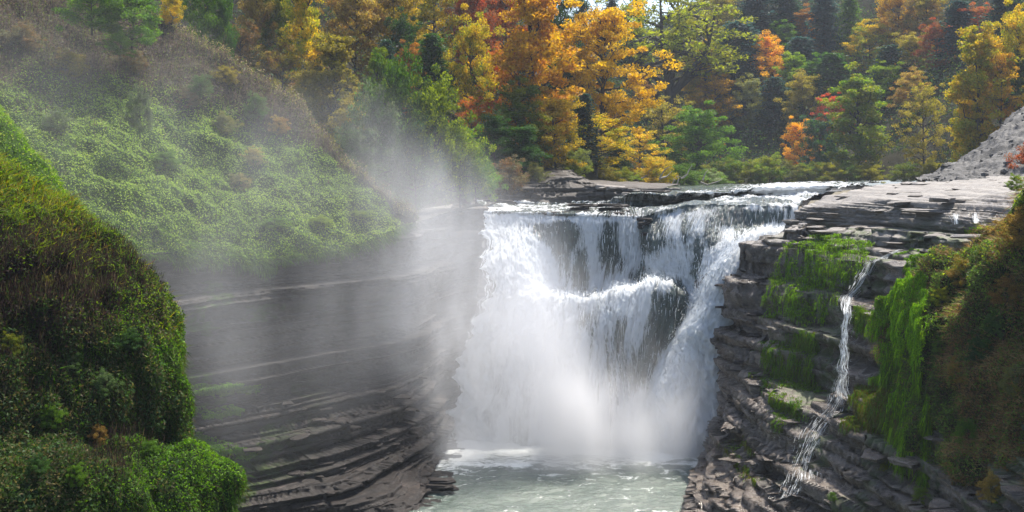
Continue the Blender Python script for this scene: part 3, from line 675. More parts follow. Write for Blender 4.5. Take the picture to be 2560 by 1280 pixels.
# --- left hillside
n = 170000
wgt = sstep(.6, 1.2, vS)
P, i, j = sample(GS, n, wgt + .05); nn = nS[i, j]
br = brown[i, j]; pc = patches(P, .35, 201); pc2 = patches(P, 1.2, 202)
h = (0.05 + 0.5 * pc2 * rng.rand(n)) * (1 + .8 * br)
P = P + nn * h[:, None] * .8
w = np.stack([(1 - br) * (.15 + 1.3 * sstep(.62, .42, .5 * pc + .5 * pc2)), (1 - br) * (.25 + 1.2 * sstep(.38, .55, .5 * pc + .5 * pc2)), (1 - br) * (.6 * sstep(.55, .7, pc2) + 1.6 * sstep(5.5, 8, uS[i, j]) * sstep(4, 5.5, vS[i, j])), br * 1.2, br * pc, .12 + br * sstep(.5, .6, pc)], 1)  # extra lime towards the low right tip paints its sunlight into the leaves
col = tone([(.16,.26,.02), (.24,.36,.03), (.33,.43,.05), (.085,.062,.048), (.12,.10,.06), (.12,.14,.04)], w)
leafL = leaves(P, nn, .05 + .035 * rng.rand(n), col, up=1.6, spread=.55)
m_ = 38000
P, i, j = sample(GS, m_, brown * sstep(.6, 1.0, vS) + .02); nn = nS[i, j]
cr = 1 - sstep(.9, 2.0, vS[i, j] + (patches(P, .3, 203) - .5))
col = tone([(.09,.065,.05), (.13,.095,.07), (.28,.22,.13), (.14,.18,.04), (.26,.25,.06)], np.stack([1.3 - cr, .8 + 0 * cr, cr * 1.4, .5 + 0 * cr, cr * .8], 1))
st = blades(P, UP * 1.0 + nn * .5 + rng.normal(size=(m_, 3)) * .25, .35 + .55 * rng.rand(m_), .02 + .02 * rng.rand(m_), col, .2)
hd = P + (UP + nn * .3) * (.45 + .4 * rng.rand(m_, 1))
heads = leaves(hd, nn, .04 + .05 * rng.rand(m_), col * (1.0 + .4 * cr[:, None]), up=.2)
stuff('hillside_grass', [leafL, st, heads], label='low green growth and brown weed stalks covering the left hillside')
# fringe hanging over the cliff rim
m_ = 16000
msk = np.exp(-((vS - 7.2) / .55) ** 2)
P, i, j = sample(GS, m_, msk + 1e-6); nn = nS[i, j]
col = tone([(.05,.11,.015), (.09,.17,.02), (.06,.07,.02)], np.stack([np.ones(m_), np.ones(m_) * .7, np.ones(m_) * .3], 1))
fr_ = blades(P, nn * .7 - UP * .6 + rng.normal(size=(m_, 3)) * .25, .3 + .6 * rng.rand(m_) ** 2, .025 + .025 * rng.rand(m_), col, .3)
stuff('rim_growth', [fr_], label='green growth hanging over the rim of the left cliff')
# --- spur
n = 36000
P, i, j = sample(GP, n); nn = nP[i, j]; pc = patches(P, .6, 211)
col = tone([(.11,.21,.02), (.19,.30,.03), (.28,.32,.07)], np.stack([1.2 - pc, pc, .4 * pc], 1))
stuff('spur_grass', [leaves(P + nn * (.25 * rng.rand(n, 1) * pc[:, None] * 2), nn, .04 + .04 * rng.rand(n), col, up=.8)], label='short bright grass on the sunlit spur')
# --- near mound
n = 190000
vis = sstep(-260, -40, PXm) * sstep(1500, 1330, PYm) + .03
P, i, j = sample(GM, n, vis); nn = nM[i, j]; qx, qy = PXm[i, j], PYm[i, j]
pc = patches(P, .55, 221); pc2 = patches(P, 1.6, 222); pc3 = patches(P, .9, 223)
topz = 1 - sstep(560, 760, qy - .45 * qx + 60 * (pc - .5))          # grassy crown of the mound
dead = np.exp(-(((qx - 110) / 190) ** 2 + ((qy - 690) / 95) ** 2)) * 1.6 * sstep(.35, .55, pc3 + .12)
mossy = sstep(.42, .6, pc) * sstep(150, 330, qx) + .8 * sstep(440, 500, qx)
h = .05 + .45 * pc2 * rng.rand(n) * (1.2 - .8 * np.clip(mossy, 0, 1))
P = P + nn * h[:, None]
one = np.ones(n)
w = np.stack([.7 * one, .9 * mossy, 1.1 * mossy * pc2 + 1.5 * sstep(400, 470, qx) * sstep(900, 700, qy) + 2.0 * sstep(455, 500, qx) * sstep(1215, 1170, qy) * sstep(1080, 1120, qy), .4 * sstep(.5, .65, pc3), dead * 2.5, .8 * topz, .35 * sstep(.5, .6, pc2), .3 * (1 - mossy).clip(0, 1)], 1)  # lime added at the right rim; on the low lobe it paints the lit top
col = tone([(.040,.075,.014), (.075,.17,.014), (.14,.27,.018), (.055,.052,.022), (.035,.022,.018), (.15,.24,.018), (.06,.11,.04), (.11,.095,.035)], w, .35)
lf = leaves(P, nn, .028 + .035 * rng.rand(n) * (1.3 - .6 * np.clip(mossy, 0, 1)), col, up=.5)
m_ = 16000; P, i, j = sample(GM, m_, vis * (sstep(620, 430, PYm - .55 * PXm) * (.06 + sstep(290, 170, PXm)) + .05 * sstep(760, 600, PYm - .45 * PXm)) + 1e-6)
nn = nM[i, j]
g1 = blades(P, UP + nn * .5 + np.array((.25, 0, 0)) + rng.normal(size=(m_, 3)) * .28, .25 + .55 * rng.rand(m_), .012 + .016 * rng.rand(m_),
            tone([(.10,.17,.012), (.20,.24,.015), (.26,.20,.02), (.20,.09,.02)], np.stack([np.ones(m_), np.ones(m_), .5 * np.ones(m_), .22 * np.ones(m_)], 1)), .45)
m_ = 26000; dm = np.exp(-(((PXm - 120) / 200) ** 2 + ((PYm - 690) / 100) ** 2)) + .5 * np.exp(-(((PXm - 270) / 60) ** 2 + ((PYm - 1110) / 90) ** 2)) + .35 * np.exp(-(((PXm - 60) / 150) ** 2 + ((PYm - 900) / 120) ** 2))
P, i, j = sample(GM, m_, vis * dm + 1e-6); nn = nM[i, j]
g2 = blades(P, UP * 1.2 + nn * .5 + rng.normal(size=(m_, 3)) * .2, .3 + .5 * rng.rand(m_), .007 + .012 * rng.rand(m_),
            tone([(.022,.015,.014), (.05,.035,.028), (.12,.09,.05), (.05,.07,.02)], np.stack([np.ones(m_) * 1.2, np.ones(m_), .25 * np.ones(m_), .35 * np.ones(m_)], 1)), .12)
m_ = 26000; P, i, j = sample(GM, m_, vis * sstep(700, 900, PYm) * sstep(120, 350, PXm) + 1e-6); nn = nM[i, j]
g3 = blades(P, nn * .45 - UP * .7 + rng.normal(size=(m_, 3)) * .2, .18 + .35 * rng.rand(m_), .010 + .012 * rng.rand(m_),
            tone([(.045,.09,.012), (.07,.12,.012), (.08,.065,.02)], np.stack([np.ones(m_), np.ones(m_) * .6, .5 * np.ones(m_)], 1)), .3)
stuff('mound_growth', [lf, g1, g2, g3], label='moss, grass and dark weed stalks covering the near mound at the left')

# --- right bank
PXb, PYb = proj(GB)
n = 100000
visb = sstep(2700, 2600, PXb) * sstep(1380, 1300, PYb) + .02
P, i, j = sample(GB, n, visb); nn = nB[i, j]; pc = patches(P, .4, 231); pc2 = patches(P, 1.3, 232); qy = PYb[i, j]; qx = PXb[i, j]
P = P + nn * (.1 + .6 * pc2 * rng.rand(n))[:, None]
w = np.stack([1.3 - pc, sstep(.45, .6, pc2), .8 * sstep(.5, .6, pc), .4 * np.ones(n), .5 * sstep(760, 500, qy)], 1)  # last weight paints the bank's lit top in as brighter green leaves
col = tone([(.08,.13,.028), (.16,.25,.045), (.27,.17,.07), (.07,.05,.03), (.30,.38,.04)], w, .35)
b1 = leaves(P, nn, .04 + .045 * rng.rand(n), col, up=.3)
m_ = 34000; P, i, j = sample(GB, m_, visb * sstep(.48, .58, fbm(GB[..., 0] * .4, GB[..., 1] * .4, GB[..., 2] * .4, 231, 3)) + .1 * visb); nn = nB[i, j]
b2 = blades(P, UP * .9 + nn * .8 + rng.normal(size=(m_, 3)) * .35, .3 + .5 * rng.rand(m_), .010 + .012 * rng.rand(m_),
            tone([(.32,.19,.09), (.20,.12,.06), (.42,.34,.16), (.22,.32,.04)], np.stack([np.ones(m_), .8 * np.ones(m_), .5 * np.ones(m_), .5 * sstep(900, 500, PYb[i, j]) + .15], 1)), .5)
stuff('bank_growth', [b1, b2], label='reddish dry grass and olive weeds covering the bank at the right edge')

# --- moss on the right cliff: each hanging patch is a thing
def inpoly(X, Y, poly):
    c = np.zeros(X.shape, bool); q = len(poly)
    for a in range(q):
        x1, y1 = poly[a]; x2, y2 = poly[(a + 1) % q]
        if y1 == y2: continue
        t = ((y1 > Y) != (y2 > Y)) & (X < (x2 - x1) * (Y - y1) / (y2 - y1) + x1); c ^= t
    return c
jx = (fbm(GR[..., 0] * .9, GR[..., 1] * .9, GR[..., 2] * .9, 241, 3) - .5) * 70
def moss(name, poly, nleaf, nblade, label, cat, cols, hang=.45, lift=.22, Gx=None, Nx=None, group=None, w=.02, up=0.0, stripe=0):
    Gx = GR if Gx is None else Gx; Nx = nR if Nx is None else Nx
    qx, qy = proj(Gx); jj = jx if Gx is GR else (fbm(Gx[..., 0] * .9, Gx[..., 1] * .9, Gx[..., 2] * .9, 241, 3) - .5) * 60
    M_ = inpoly(qx + jj, qy + jj * .4, poly).astype(float)
    if stripe: M_ = M_ * (fbm((Gx[..., 0] - Gx[..., 1] * .5) * 1.5, 0 * Gx[..., 0], Gx[..., 2] * .12, 244, 3) > stripe)
    else: M_ = M_ * (.12 + (fbm(Gx[..., 0] * .9, Gx[..., 1] * .9, Gx[..., 2] * .55, 245, 3) > .42))
    P, i, j = sample(Gx, nleaf, M_ + 1e-9); nn = Nx[i, j]
    lum = fbm(P[:, 0] * .8, P[:, 1] * .8, P[:, 2] * .25, 243, 3)
    off = lift * (.2 + 1.6 * lum)
    P1 = P + nn * (off * (.75 + .25 * rng.rand(nleaf)))[:, None]
    pcl = fbm(P[:, 0] * .7, P[:, 1] * .7, P[:, 2] * .5, 246, 3)
    cc = tone(cols, np.stack([sstep(.62 - .25 * (q % 2), .35 + .3 * (q % 2), pcl) + .25 for q in range(len(cols))], 1), .35) * (.65 + .7 * pcl[:, None])
    a = leaves(P1, nn, .03 + .035 * rng.rand(nleaf), cc, up=.9, spread=.6)
    P, i, j = sample(Gx, nblade, M_ + 1e-9); nn = Nx[i, j]
    lum = fbm(P[:, 0] * .8, P[:, 1] * .8, P[:, 2] * .25, 243, 3)
    cc = tone(cols, np.stack([np.ones(nblade)] * len(cols), 1), .35)
    b = blades(P + nn * (lift * (.2 + 1.6 * lum))[:, None], nn * .12 + UP * up - UP * (1 - up) * .9 + rng.normal(size=(nblade, 3)) * .09, hang * (.4 + rng.rand(nblade)), w * (.5 + rng.rand(nblade)), cc, .12)
    V, Fc, c = merge([a, b]); me = to_mesh(name, V, Fc, PLANT, {'tint': ('POINT', 'FLOAT_COLOR', np.clip(c, 0, 1))})
    return link(name, me, label=label, cat=cat, group=group)
BRIGHT = [(.16,.34,.010), (.27,.46,.012), (.09,.18,.012)]
DEEP = [(.09,.21,.010), (.15,.29,.012), (.05,.10,.012), (.12,.13,.02)]
OLIVE = [(.12,.15,.02), (.08,.09,.02), (.14,.10,.03)]
moss('moss_curtain', [(1945,650),(2000,600),(2060,586),(2170,612),(2165,650),(2120,700),(2075,760),(2050,800),(1990,790),(1925,800),(1930,720)], 20000, 13000,
     'large bright green moss curtain on the upper wall beside the small cascade', 'moss', BRIGHT + [(.09,.10,.03)], .5, .3)
moss('moss_curtain', [(1918,845),(1960,850),(1990,820),(2040,830),(2052,975),(1912,972)], 11000, 12000,
     'dark green moss curtain hanging below a ledge left of the free falling cascade', 'moss', DEEP, .7, .14)
moss('moss_curtain', [(1935,990),(2005,990),(2012,1050),(1940,1060)], 5000, 5000,
     'small square moss patch under the dark green curtain, above the sloping lower ledges', 'moss', DEEP, .5, .14)
moss('moss_mound', [(2200,800),(2215,760),(2262,735),(2330,690),(2350,780),(2330,900),(2230,900),(2210,860)], 20000, 8000,
     'swollen bright green moss dome beside the brown bank', 'moss', BRIGHT, .35, .75, Gx=np.where(1, GB, 0), Nx=nB)
moss('moss_streamers', [(2222,890),(2345,890),(2350,1050),(2345,1190),(2310,1185),(2280,1130),(2245,1070),(2232,980)], 5000, 17000,
     'long yellow green moss streamers hanging below the moss dome', 'moss', BRIGHT + OLIVE[:1] + DEEP[2:3], 1.3, .5, Gx=GB, Nx=nB, w=.025, stripe=.47)
moss('moss_streamers', [(2228,880),(2262,880),(2275,1000),(2290,1110),(2258,1100),(2240,1010)], 2500, 7000,
     'thin left strand of yellow green moss trailing down the grey wall', 'moss', OLIVE[:1] + BRIGHT, 1.4, .4, w=.025, stripe=.4)
moss('moss_curtain', [(2262,672),(2285,640),(2300,622),(2306,640),(2282,684),(2262,690)], 2500, 1200, 'narrow green moss strip just right of the upper cascade pool', 'moss', BRIGHT, .2, .2)
moss('moss_curtain', [(2310,642),(2330,622),(2350,628),(2346,645),(2320,655)], 1500, 700, 'tiny green moss tuft on the flat rock above the moss dome', 'moss', BRIGHT, .15, .15)
moss('moss_curtain', [(2148,765),(2175,762),(2176,800),(2158,830),(2146,820)], 2000, 2000, 'small green moss tag right of the free falling cascade', 'moss', DEEP, .5, .12)
moss('moss_curtain', [(1842,1110),(1866,1090),(1880,1130),(1876,1200),(1850,1190)], 1800, 3500, 'pale yellow green moss streak low on the left face of the right cliff', 'moss', OLIVE + BRIGHT[:1], .5, .1)
moss('sedge_tuft', [(2135,1000),(2160,965),(2225,975),(2240,1060),(2190,1090),(2150,1070)], 5000, 9000, 'olive sedge clump bulging over a ledge between cascade and moss streamers', 'sedge', OLIVE + DEEP[:1], .5, .45)
moss('ledge_grass', [(2410,572),(2490,575),(2480,586),(2420,584)], 1200, 2500, 'thin green grass line on the ledge beneath the wet overhang', 'grass', BRIGHT, .25, .1, up=.9)
moss('moss_patch', [(480,1075),(560,1100),(640,1130),(620,1150),(560,1148),(470,1130)], 6000, 3000, 'dim green moss bed on the left cliff above the lit moss lobe', 'moss', DEEP[:2], .15, .12, Gx=GL, Nx=nL)
moss('moss_patch', [(470,960),(560,955),(650,960),(640,985),(560,990),(480,985)], 5000, 2500, 'faint green moss strip high on the misty left cliff ledge', 'moss', DEEP[:2], .15, .12, Gx=GL, Nx=nL)
moss('moss_patch', [(480,1020),(590,1015),(600,1040),(500,1045)], 4000, 1500, 'green moss smear on the left cliff between the two mossy ledges', 'moss', DEEP[:2], .15, .1, Gx=GL, Nx=nL)
moss('vine_curtain', [(600,640),(700,640),(690,680),(660,690),(610,670)], 7000, 4000, 'dark green tangle hanging from the cliff rim at the middle of the left wall', 'vine', DEEP[:3], .5, .4, Gx=GL, Nx=nL)

# --- side cascade down the right rock
def on_rock(px, py):
    d = (PXr - px) ** 2 + (PYr - py) ** 2; d = d + np.where(PYr < 470, 1e6, 0)
    k = np.argsort(d.ravel())[:30]; q = GR.reshape(-1, 3)[k]; return q[np.argmin(q[:, 1])]
def ribbon(name, path, width, n, label, free=None, seed=1):
    """thin water strands following the rock; path in order, width in metres at each point"""
    r = np.random.RandomState(seed)
    D_, W_, fr_ = [], [], []
    for q in range(len(path) - 1):
        (x0, y0), (x1, y1) = path[q], path[q + 1]; ns = max(1, int(math.hypot(x1 - x0, y1 - y0) / 7))
        for u in range(ns): D_.append((x0 + (x1 - x0) * u / ns, y0 + (y1 - y0) * u / ns)); W_.append(width[q] + (width[q + 1] - width[q]) * u / ns); fr_.append(bool(free and free[0] <= q < free[1]))
    pts = np.array([on_rock(*p) for p in D_]) + np.array((0, -.16, .08)); width = W_
    y0 = min([pts[q, 1] for q in range(len(pts)) if fr_[q]] or [0]) - .15
    for q in range(len(pts)):                          # free fall: straight drop in front of the wall
        if fr_[q]:
            s_ = y0 / pts[q, 1]; pts[q] = (pts[q, 0] * s_, y0, pts[q, 2] * s_)
    for _ in range(3):
        pts[1:-1] = pts[1:-1] * .5 + (pts[2:] + pts[:-2]) * .25
    m = len(pts); t0 = r.rand(n) * (m - 2.0); dt = 1.0 + 3.5 * r.rand(n); st = 5
    offs = r.normal(size=n) * .42; rows = []
    wv = np.array(width, float)
    for q in range(st):
        t = np.clip(t0 + dt * q / (st - 1), 0, m - 1.001); i0 = t.astype(int); f = (t - i0)[:, None]
        p = pts[i0] * (1 - f) + pts[i0 + 1] * f; w_ = (wv[i0] * (1 - f[:, 0]) + wv[i0 + 1] * f[:, 0])
        p = p + np.array((1, .35, .08)) * (offs * w_)[:, None] - np.array((0, 1, 0)) * (r.rand(n) * .0 + .18 * vn(offs * 9, t * 4, 0, 3))[:, None]
        rows.append(p)
    rows = np.stack(rows, 1); wd = (.005 + .012 * r.rand(n)[:, None] ** 2) * np.array([.3, 1, 1, .8, .2])
    side = np.array((1, .2, .15)); A = rows - side * wd[..., None]; B = rows + side * wd[..., None]
    V = np.stack([A, B], 2).reshape(-1, 3); f = np.array([[2*q, 2*q+1, 2*q+3, 2*q+2] for q in range(st - 1)])
    Fc = (np.arange(n)[:, None, None] * (2 * st) + f[None]).reshape(-1, 4)
    k = n; t = r.rand(k) * (m - 1.001); i0 = t.astype(int); f = (t - i0)[:, None]; w_ = wv[i0]
    p = pts[i0] * (1 - f) + pts[i0 + 1] * f + np.array((1, .35, .1)) * (r.normal(size=k) * .7 * w_)[:, None] - np.array((0, 1, 0)) * (r.rand(k, 1) * .4)
    d1 = unit(r.normal(size=(k, 3))); d2 = unit(np.cross(d1, r.normal(size=(k, 3)))); s_ = .007 + .010 * r.rand(k, 1)
    V2 = np.stack([p - d1 * s_, p + d2 * s_, p + d1 * s_ * 1.5, p - d2 * s_], 1).reshape(-1, 3)
    F2 = np.arange(4 * k).reshape(k, 4) + len(V); me = to_mesh(name, np.concatenate([V, V2]), np.concatenate([Fc, F2]), SPRAY)
    return link(name, me, kind='structure', label=label)
ribbon('side_cascade', [(2245,622),(2215,632),(2185,655),(2160,680),(2140,706),(2128,722),(2112,745),(2104,768),(2102,850),(2101,930),(2098,1000),(2080,1030),(2050,1070),(2030,1110),(2010,1150),(2000,1200),(1985,1240),(1960,1290)],
       [.3,.45,.8,1.0,.9,.7,.6,.35,.3,.4,1.0,1.7,1.6,1.4,1.3,1.6,1.6,1.8], 1000, 'narrow white cascade slipping off a ledge and dropping down the right cliff', free=(7, 10))
ribbon('side_trickle', [(2385,528),(2386,545),(2388,566)], [.5,.4,.4], 90, 'thin trickles over the wet overhang at the right', seed=3)
ribbon('side_trickle', [(2430,528),(2432,545),(2434,566)], [.25,.3,.3], 60, 'second thin trickle over the overhang, nearer the right edge', seed=4)
# ================================================================== TREES
def tube(points, radii, sides=5):
    P = np.array(points, float); k = len(P); V = []
    for q in range(k):
        d = P[min(q + 1, k - 1)] - P[max(q - 1, 0)]; d /= np.linalg.norm(d) + 1e-9
        a = np.cross(d, (0.3, 0.9, 0.1)); a /= np.linalg.norm(a) + 1e-9; b = np.cross(d, a)
        for s in range(sides):
            t = 2 * math.pi * s / sides; V.append(P[q] + radii[q] * (a * math.cos(t) + b * math.sin(t)))
    f = [[q * sides + s, q * sides + (s + 1) % sides, (q + 1) * sides + (s + 1) % sides, (q + 1) * sides + s] for q in range(k - 1) for s in range(sides)]
    return np.array(V), np.array(f)
def join(ts):
    Vs, Fs, o = [], [], 0
    for V, f in ts: Vs.append(V); Fs.append(f + o); o += len(V)
    return np.concatenate(Vs), np.concatenate(Fs)
def wob(a, b, r, k=4, s=.06):
    a, b = np.array(a, float), np.array(b, float); L_ = np.linalg.norm(b - a)
    return [a + (b - a) * t + (r.normal(size=3) * s * L_ if 0 < t < 1 else 0) for t in np.linspace(0, 1, k)]
def leafmesh(name, cen, rad, per, size, r, flat=.55, droop=0.0):
    cen = np.array(cen); rad = np.array(rad); n = len(cen) * per
    idx = np.repeat(np.arange(len(cen)), per)
    d = r.normal(size=(n, 3)); d = d / np.linalg.norm(d, axis=1, keepdims=True) * (r.rand(n, 1) ** .45)
    d[:, 2] *= flat; P = cen[idx] + d * rad[idx, None] * 1.15
    P[:, 2] -= droop * (d[:, 0] ** 2 + d[:, 1] ** 2) * rad[idx]
    nd_ = unit(r.normal(size=(n, 3)) + np.array((0, 0, .7))); a = unit(np.cross(nd_, r.normal(size=(n, 3)))); b = np.cross(nd_, a)
    s = size * (.6 + .8 * r.rand(n, 1))
    s = s * 1.18; V = np.stack([P - a * s, P + b * s * .95, P + a * s], 1).reshape(-1, 3)
    rnd = np.repeat(np.clip(.65 * r.rand(n) + .35 * r.rand(len(cen))[idx], 0, 1), 3)
    return to_mesh(name, V, np.arange(3 * n).reshape(n, 3), LEAF, {'rnd': ('POINT', 'FLOAT', rnd)})
def broad(seed, low=.22, spr=.30, nl=18, per=80, size=.0125, crad=.07, top=1.0, fork=False, dense=1.0, flat=.6):
    r = np.random.RandomState(seed); T = []; cen = []; rad = []
    env = lambda h: max(.12, math.sin(math.pi * min(1, max(0, (h - low) / (1.02 - low))) ** .8) ** .65)
    lean = r.normal(size=2) * .03
    if not fork:
        tp = [(0, 0, -.15), (0, 0, 0), (lean[0] * .5, lean[1] * .5, .4), (lean[0], lean[1], .93)]
        T.append(tube(tp, [.022, .017, .012, .003], 6)); stems = [[np.array(p) for p in tp]]
    else:
        stems = []
        T.append(tube([(0, 0, -.15), (0, 0, 0), (.01, 0, .22)], [.03, .024, .019], 7))
        for q, (ax, ay, h) in enumerate(((-.22, .05, .9), (-.07, -.06, .97), (.06, .08, .95), (.22, -.04, .86), (.30, .1, .6), (-.30, -.05, .55))):
            s_ = [np.array((.01, 0, .16 + .03 * q)), np.array((ax * .45, ay * .6, .36 + .02 * q)), np.array((ax * .8, ay, h * .7)), np.array((ax, ay, h))]
            s_ = [p + r.normal(size=3) * .012 for p in s_]; T.append(tube(s_, [.022, .016, .010, .004], 6)); stems.append(s_)
    for q in range(nl):
        st = stems[q % len(stems)]; t = .32 + .62 * (q + r.rand()) / nl if not fork else .3 + .65 * r.rand()
        if not fork: h0 = low * .75 + (.9 - low * .75) * (q / nl) ** .95; a0 = np.array((lean[0] * h0, lean[1] * h0, h0))
        else:
            tt = t * (len(st) - 1); i0 = min(int(tt), len(st) - 2); a0 = st[i0] + (st[i0 + 1] - st[i0]) * (tt - i0); h0 = a0[2]
        ang = q * 2.4 + r.rand() * .9; h1 = min(top * .97, h0 + .05 + .13 * r.rand()); R = spr * env(h1) * r.uniform(.6, 1.12)
        e = np.array((math.cos(ang) * R, math.sin(ang) * R, h1)) + (a0 * (1, 1, 0) * (.5 if fork else 0))
        w_ = wob(a0, e, r, 4); T.append(tube(w_, [.0085, .0065, .0045, .002] if not fork else [.011, .008, .006, .002], 4)); cen.append(e); rad.append(crad * r.uniform(.7, 1.2))
        cen.append(w_[2]); rad.append(crad * r.uniform(.5, .9))
        for u in range(3):
            b0 = w_[1] + (w_[3] - w_[1]) * r.rand(); e2 = b0 + unit(np.array([e - a0]))[0] * spr * .2 + r.normal(size=3) * spr * .22 + np.array((0, 0, .03))
            T.append(tube(wob(b0, e2, r, 3), [.003, .002, .001], 3)); cen.append(e2); rad.append(crad * r.uniform(.55, 1.05))
    for s_ in stems:
        cen.append(s_[-1] + np.array((0, 0, .01))); rad.append(crad * .7); cen.append(s_[-1] * .9 + s_[-2] * .1 + r.normal(size=3) * .03); rad.append(crad)
    V, f = join(T); tr = to_mesh('trunk', V, f, BARK, smooth=True)
    keep = r.rand(len(cen)) < dense
    cr = leafmesh('crown', np.array(cen)[keep], np.array(rad)[keep], per, size, r, flat)
    return tr, cr, spr * 1.12
def conifer(seed, spr=.2, low=.1, sparse=1.0):
    r = np.random.RandomState(seed); T = [tube([(0, 0, -.15), (0, 0, 0), (0, 0, .98)], [.018, .014, .002], 6)]; cen, rad = [], []
    P_, D_, S_ = [], [], []
    for lv in np.linspace(low, .98, 30):
        R = spr * (1 - lv) ** .6 * r.uniform(.75, 1.1) + .012
        for q in range(int(10 * sparse)):
            a = r.rand() * 6.28; R2 = R * r.uniform(.65, 1.15); d = np.array((math.cos(a), math.sin(a), -.18 - .25 * r.rand()))
            e = np.array((0, 0, lv)) + d * R2 + np.array((0, 0, .25 * R2 * (lv > .6)))
            T.append(tube([(0, 0, lv), e], [.003, .001], 3))
            m = 30; t = r.rand(m, 1) ** .6
            p = np.array((0, 0, lv)) + (e - np.array((0, 0, lv))) * t + r.normal(size=(m, 3)) * (.012, .012, .006) * (1 + 1.2 * t)
            P_.append(p); D_.append(np.repeat(d[None], m, 0)); S_.append(.008 + .010 * r.rand(m, 1))
    P, D, S = map(np.concatenate, (P_, D_, S_)); n = len(P)
    D = unit(D + r.normal(size=(n, 3)) * .5); B = unit(np.cross(D, np.array((0, 0, 1)) + r.normal(size=(n, 3)) * .5))
    V = np.stack([P - D * S, P + B * S * .45, P + D * S * 1.5, P - B * S * .45], 1).reshape(-1, 3)
    V2, f = join(T)
    return (to_mesh('trunk', V2, f, BARK), to_mesh('crown', V, np.arange(4 * n).reshape(n, 4), LEAF, {'rnd': ('POINT', 'FLOAT', np.repeat(r.rand(n), 4))}), spr)
PROTO = {
 'round': [broad(s, .04, .33, 30, 150, .0096, .078) for s in (1, 2, 3)],
 'tall': [broad(s, .03, .20, 32, 135, .0090, .060) for s in (4, 5, 6)],
 'airy': [broad(s, .12, .32, 28, 90, .009, .062, dense=.85) for s in (7, 8, 9)],
 'maple': [broad(10, .18, .31, 46, 130, .0080, .058, flat=.5)],
 'willow': [broad(11, .3, .30, 46, 50, .0085, .052, fork=True, flat=.6)],
 'shrub': [broad(s, .0, .50, 24, 120, .016, .12, flat=.75) for s in (12, 13, 14)],
 'pine': [conifer(s) for s in (15, 16, 17)],
 'openpine': [conifer(18, .26, .2, .62)],
}
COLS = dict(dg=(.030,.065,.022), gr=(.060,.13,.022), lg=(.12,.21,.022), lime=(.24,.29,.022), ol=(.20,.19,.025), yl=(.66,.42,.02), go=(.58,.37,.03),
            orr=(.50,.22,.03), rd=(.36,.07,.035), ru=(.22,.12,.045), pk=(.50,.16,.09), pi=(.020,.052,.040), bp=(.030,.065,.060), gy=(.14,.16,.09), tan=(.33,.26,.06))
bag = {}
TREES = []
def plant(kind, px, yt, yb, w, c1, c2, label, Y=None, name=None, cat=None, group=None, seed=None, sink=0.0):
    if Y is None:
        d = Vector(W(px, yb, 1.0)); hit = HT.ray_cast(Vector((0, 0, 0)), d.normalized()); 
        if hit[0] is None: return None
        Y = hit[0].y; z = hit[0].z
    else: z = (HZ - yb) * Y / F
    x = (px - 1280) * Y / F; H = (yb - yt) * Y / F; R = w * (.5 if Y < 130 else .58) * (1.3 if kind == 'pine' and Y > 180 else 1) * Y / F
    k = len(TREES); pl = PROTO[kind]; tr, cr, spr = pl[(seed if seed is not None else k) % len(pl)]
    nm = name or {'maple': 'maple_tree', 'willow': 'willow_tree', 'pine': 'hemlock_tree', 'openpine': 'pine_tree', 'shrub': 'shrub'}.get(kind, 'broadleaf_tree')
    t = thing(nm, label, cat or ('shrub' if kind == 'shrub' else 'tree'), (x, Y, z - .02 * H - sink), random.Random(k).uniform(0, 6.28) if kind != 'willow' else 0, group)
    t.scale = (R / spr, R / spr, H)
    a = link('trunk' if kind != 'shrub' else 'stem', tr, t); b = link('crown' if kind != 'shrub' else 'foliage', cr, t)
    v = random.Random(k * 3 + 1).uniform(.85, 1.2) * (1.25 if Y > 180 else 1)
    b.color = tuple(min(1, q * v) for q in COLS[c1]) + (1,); b['col2'] = [q * v for q in COLS[c2]]
    TREES.append((px, (yt + yb) / 2, label)); return t
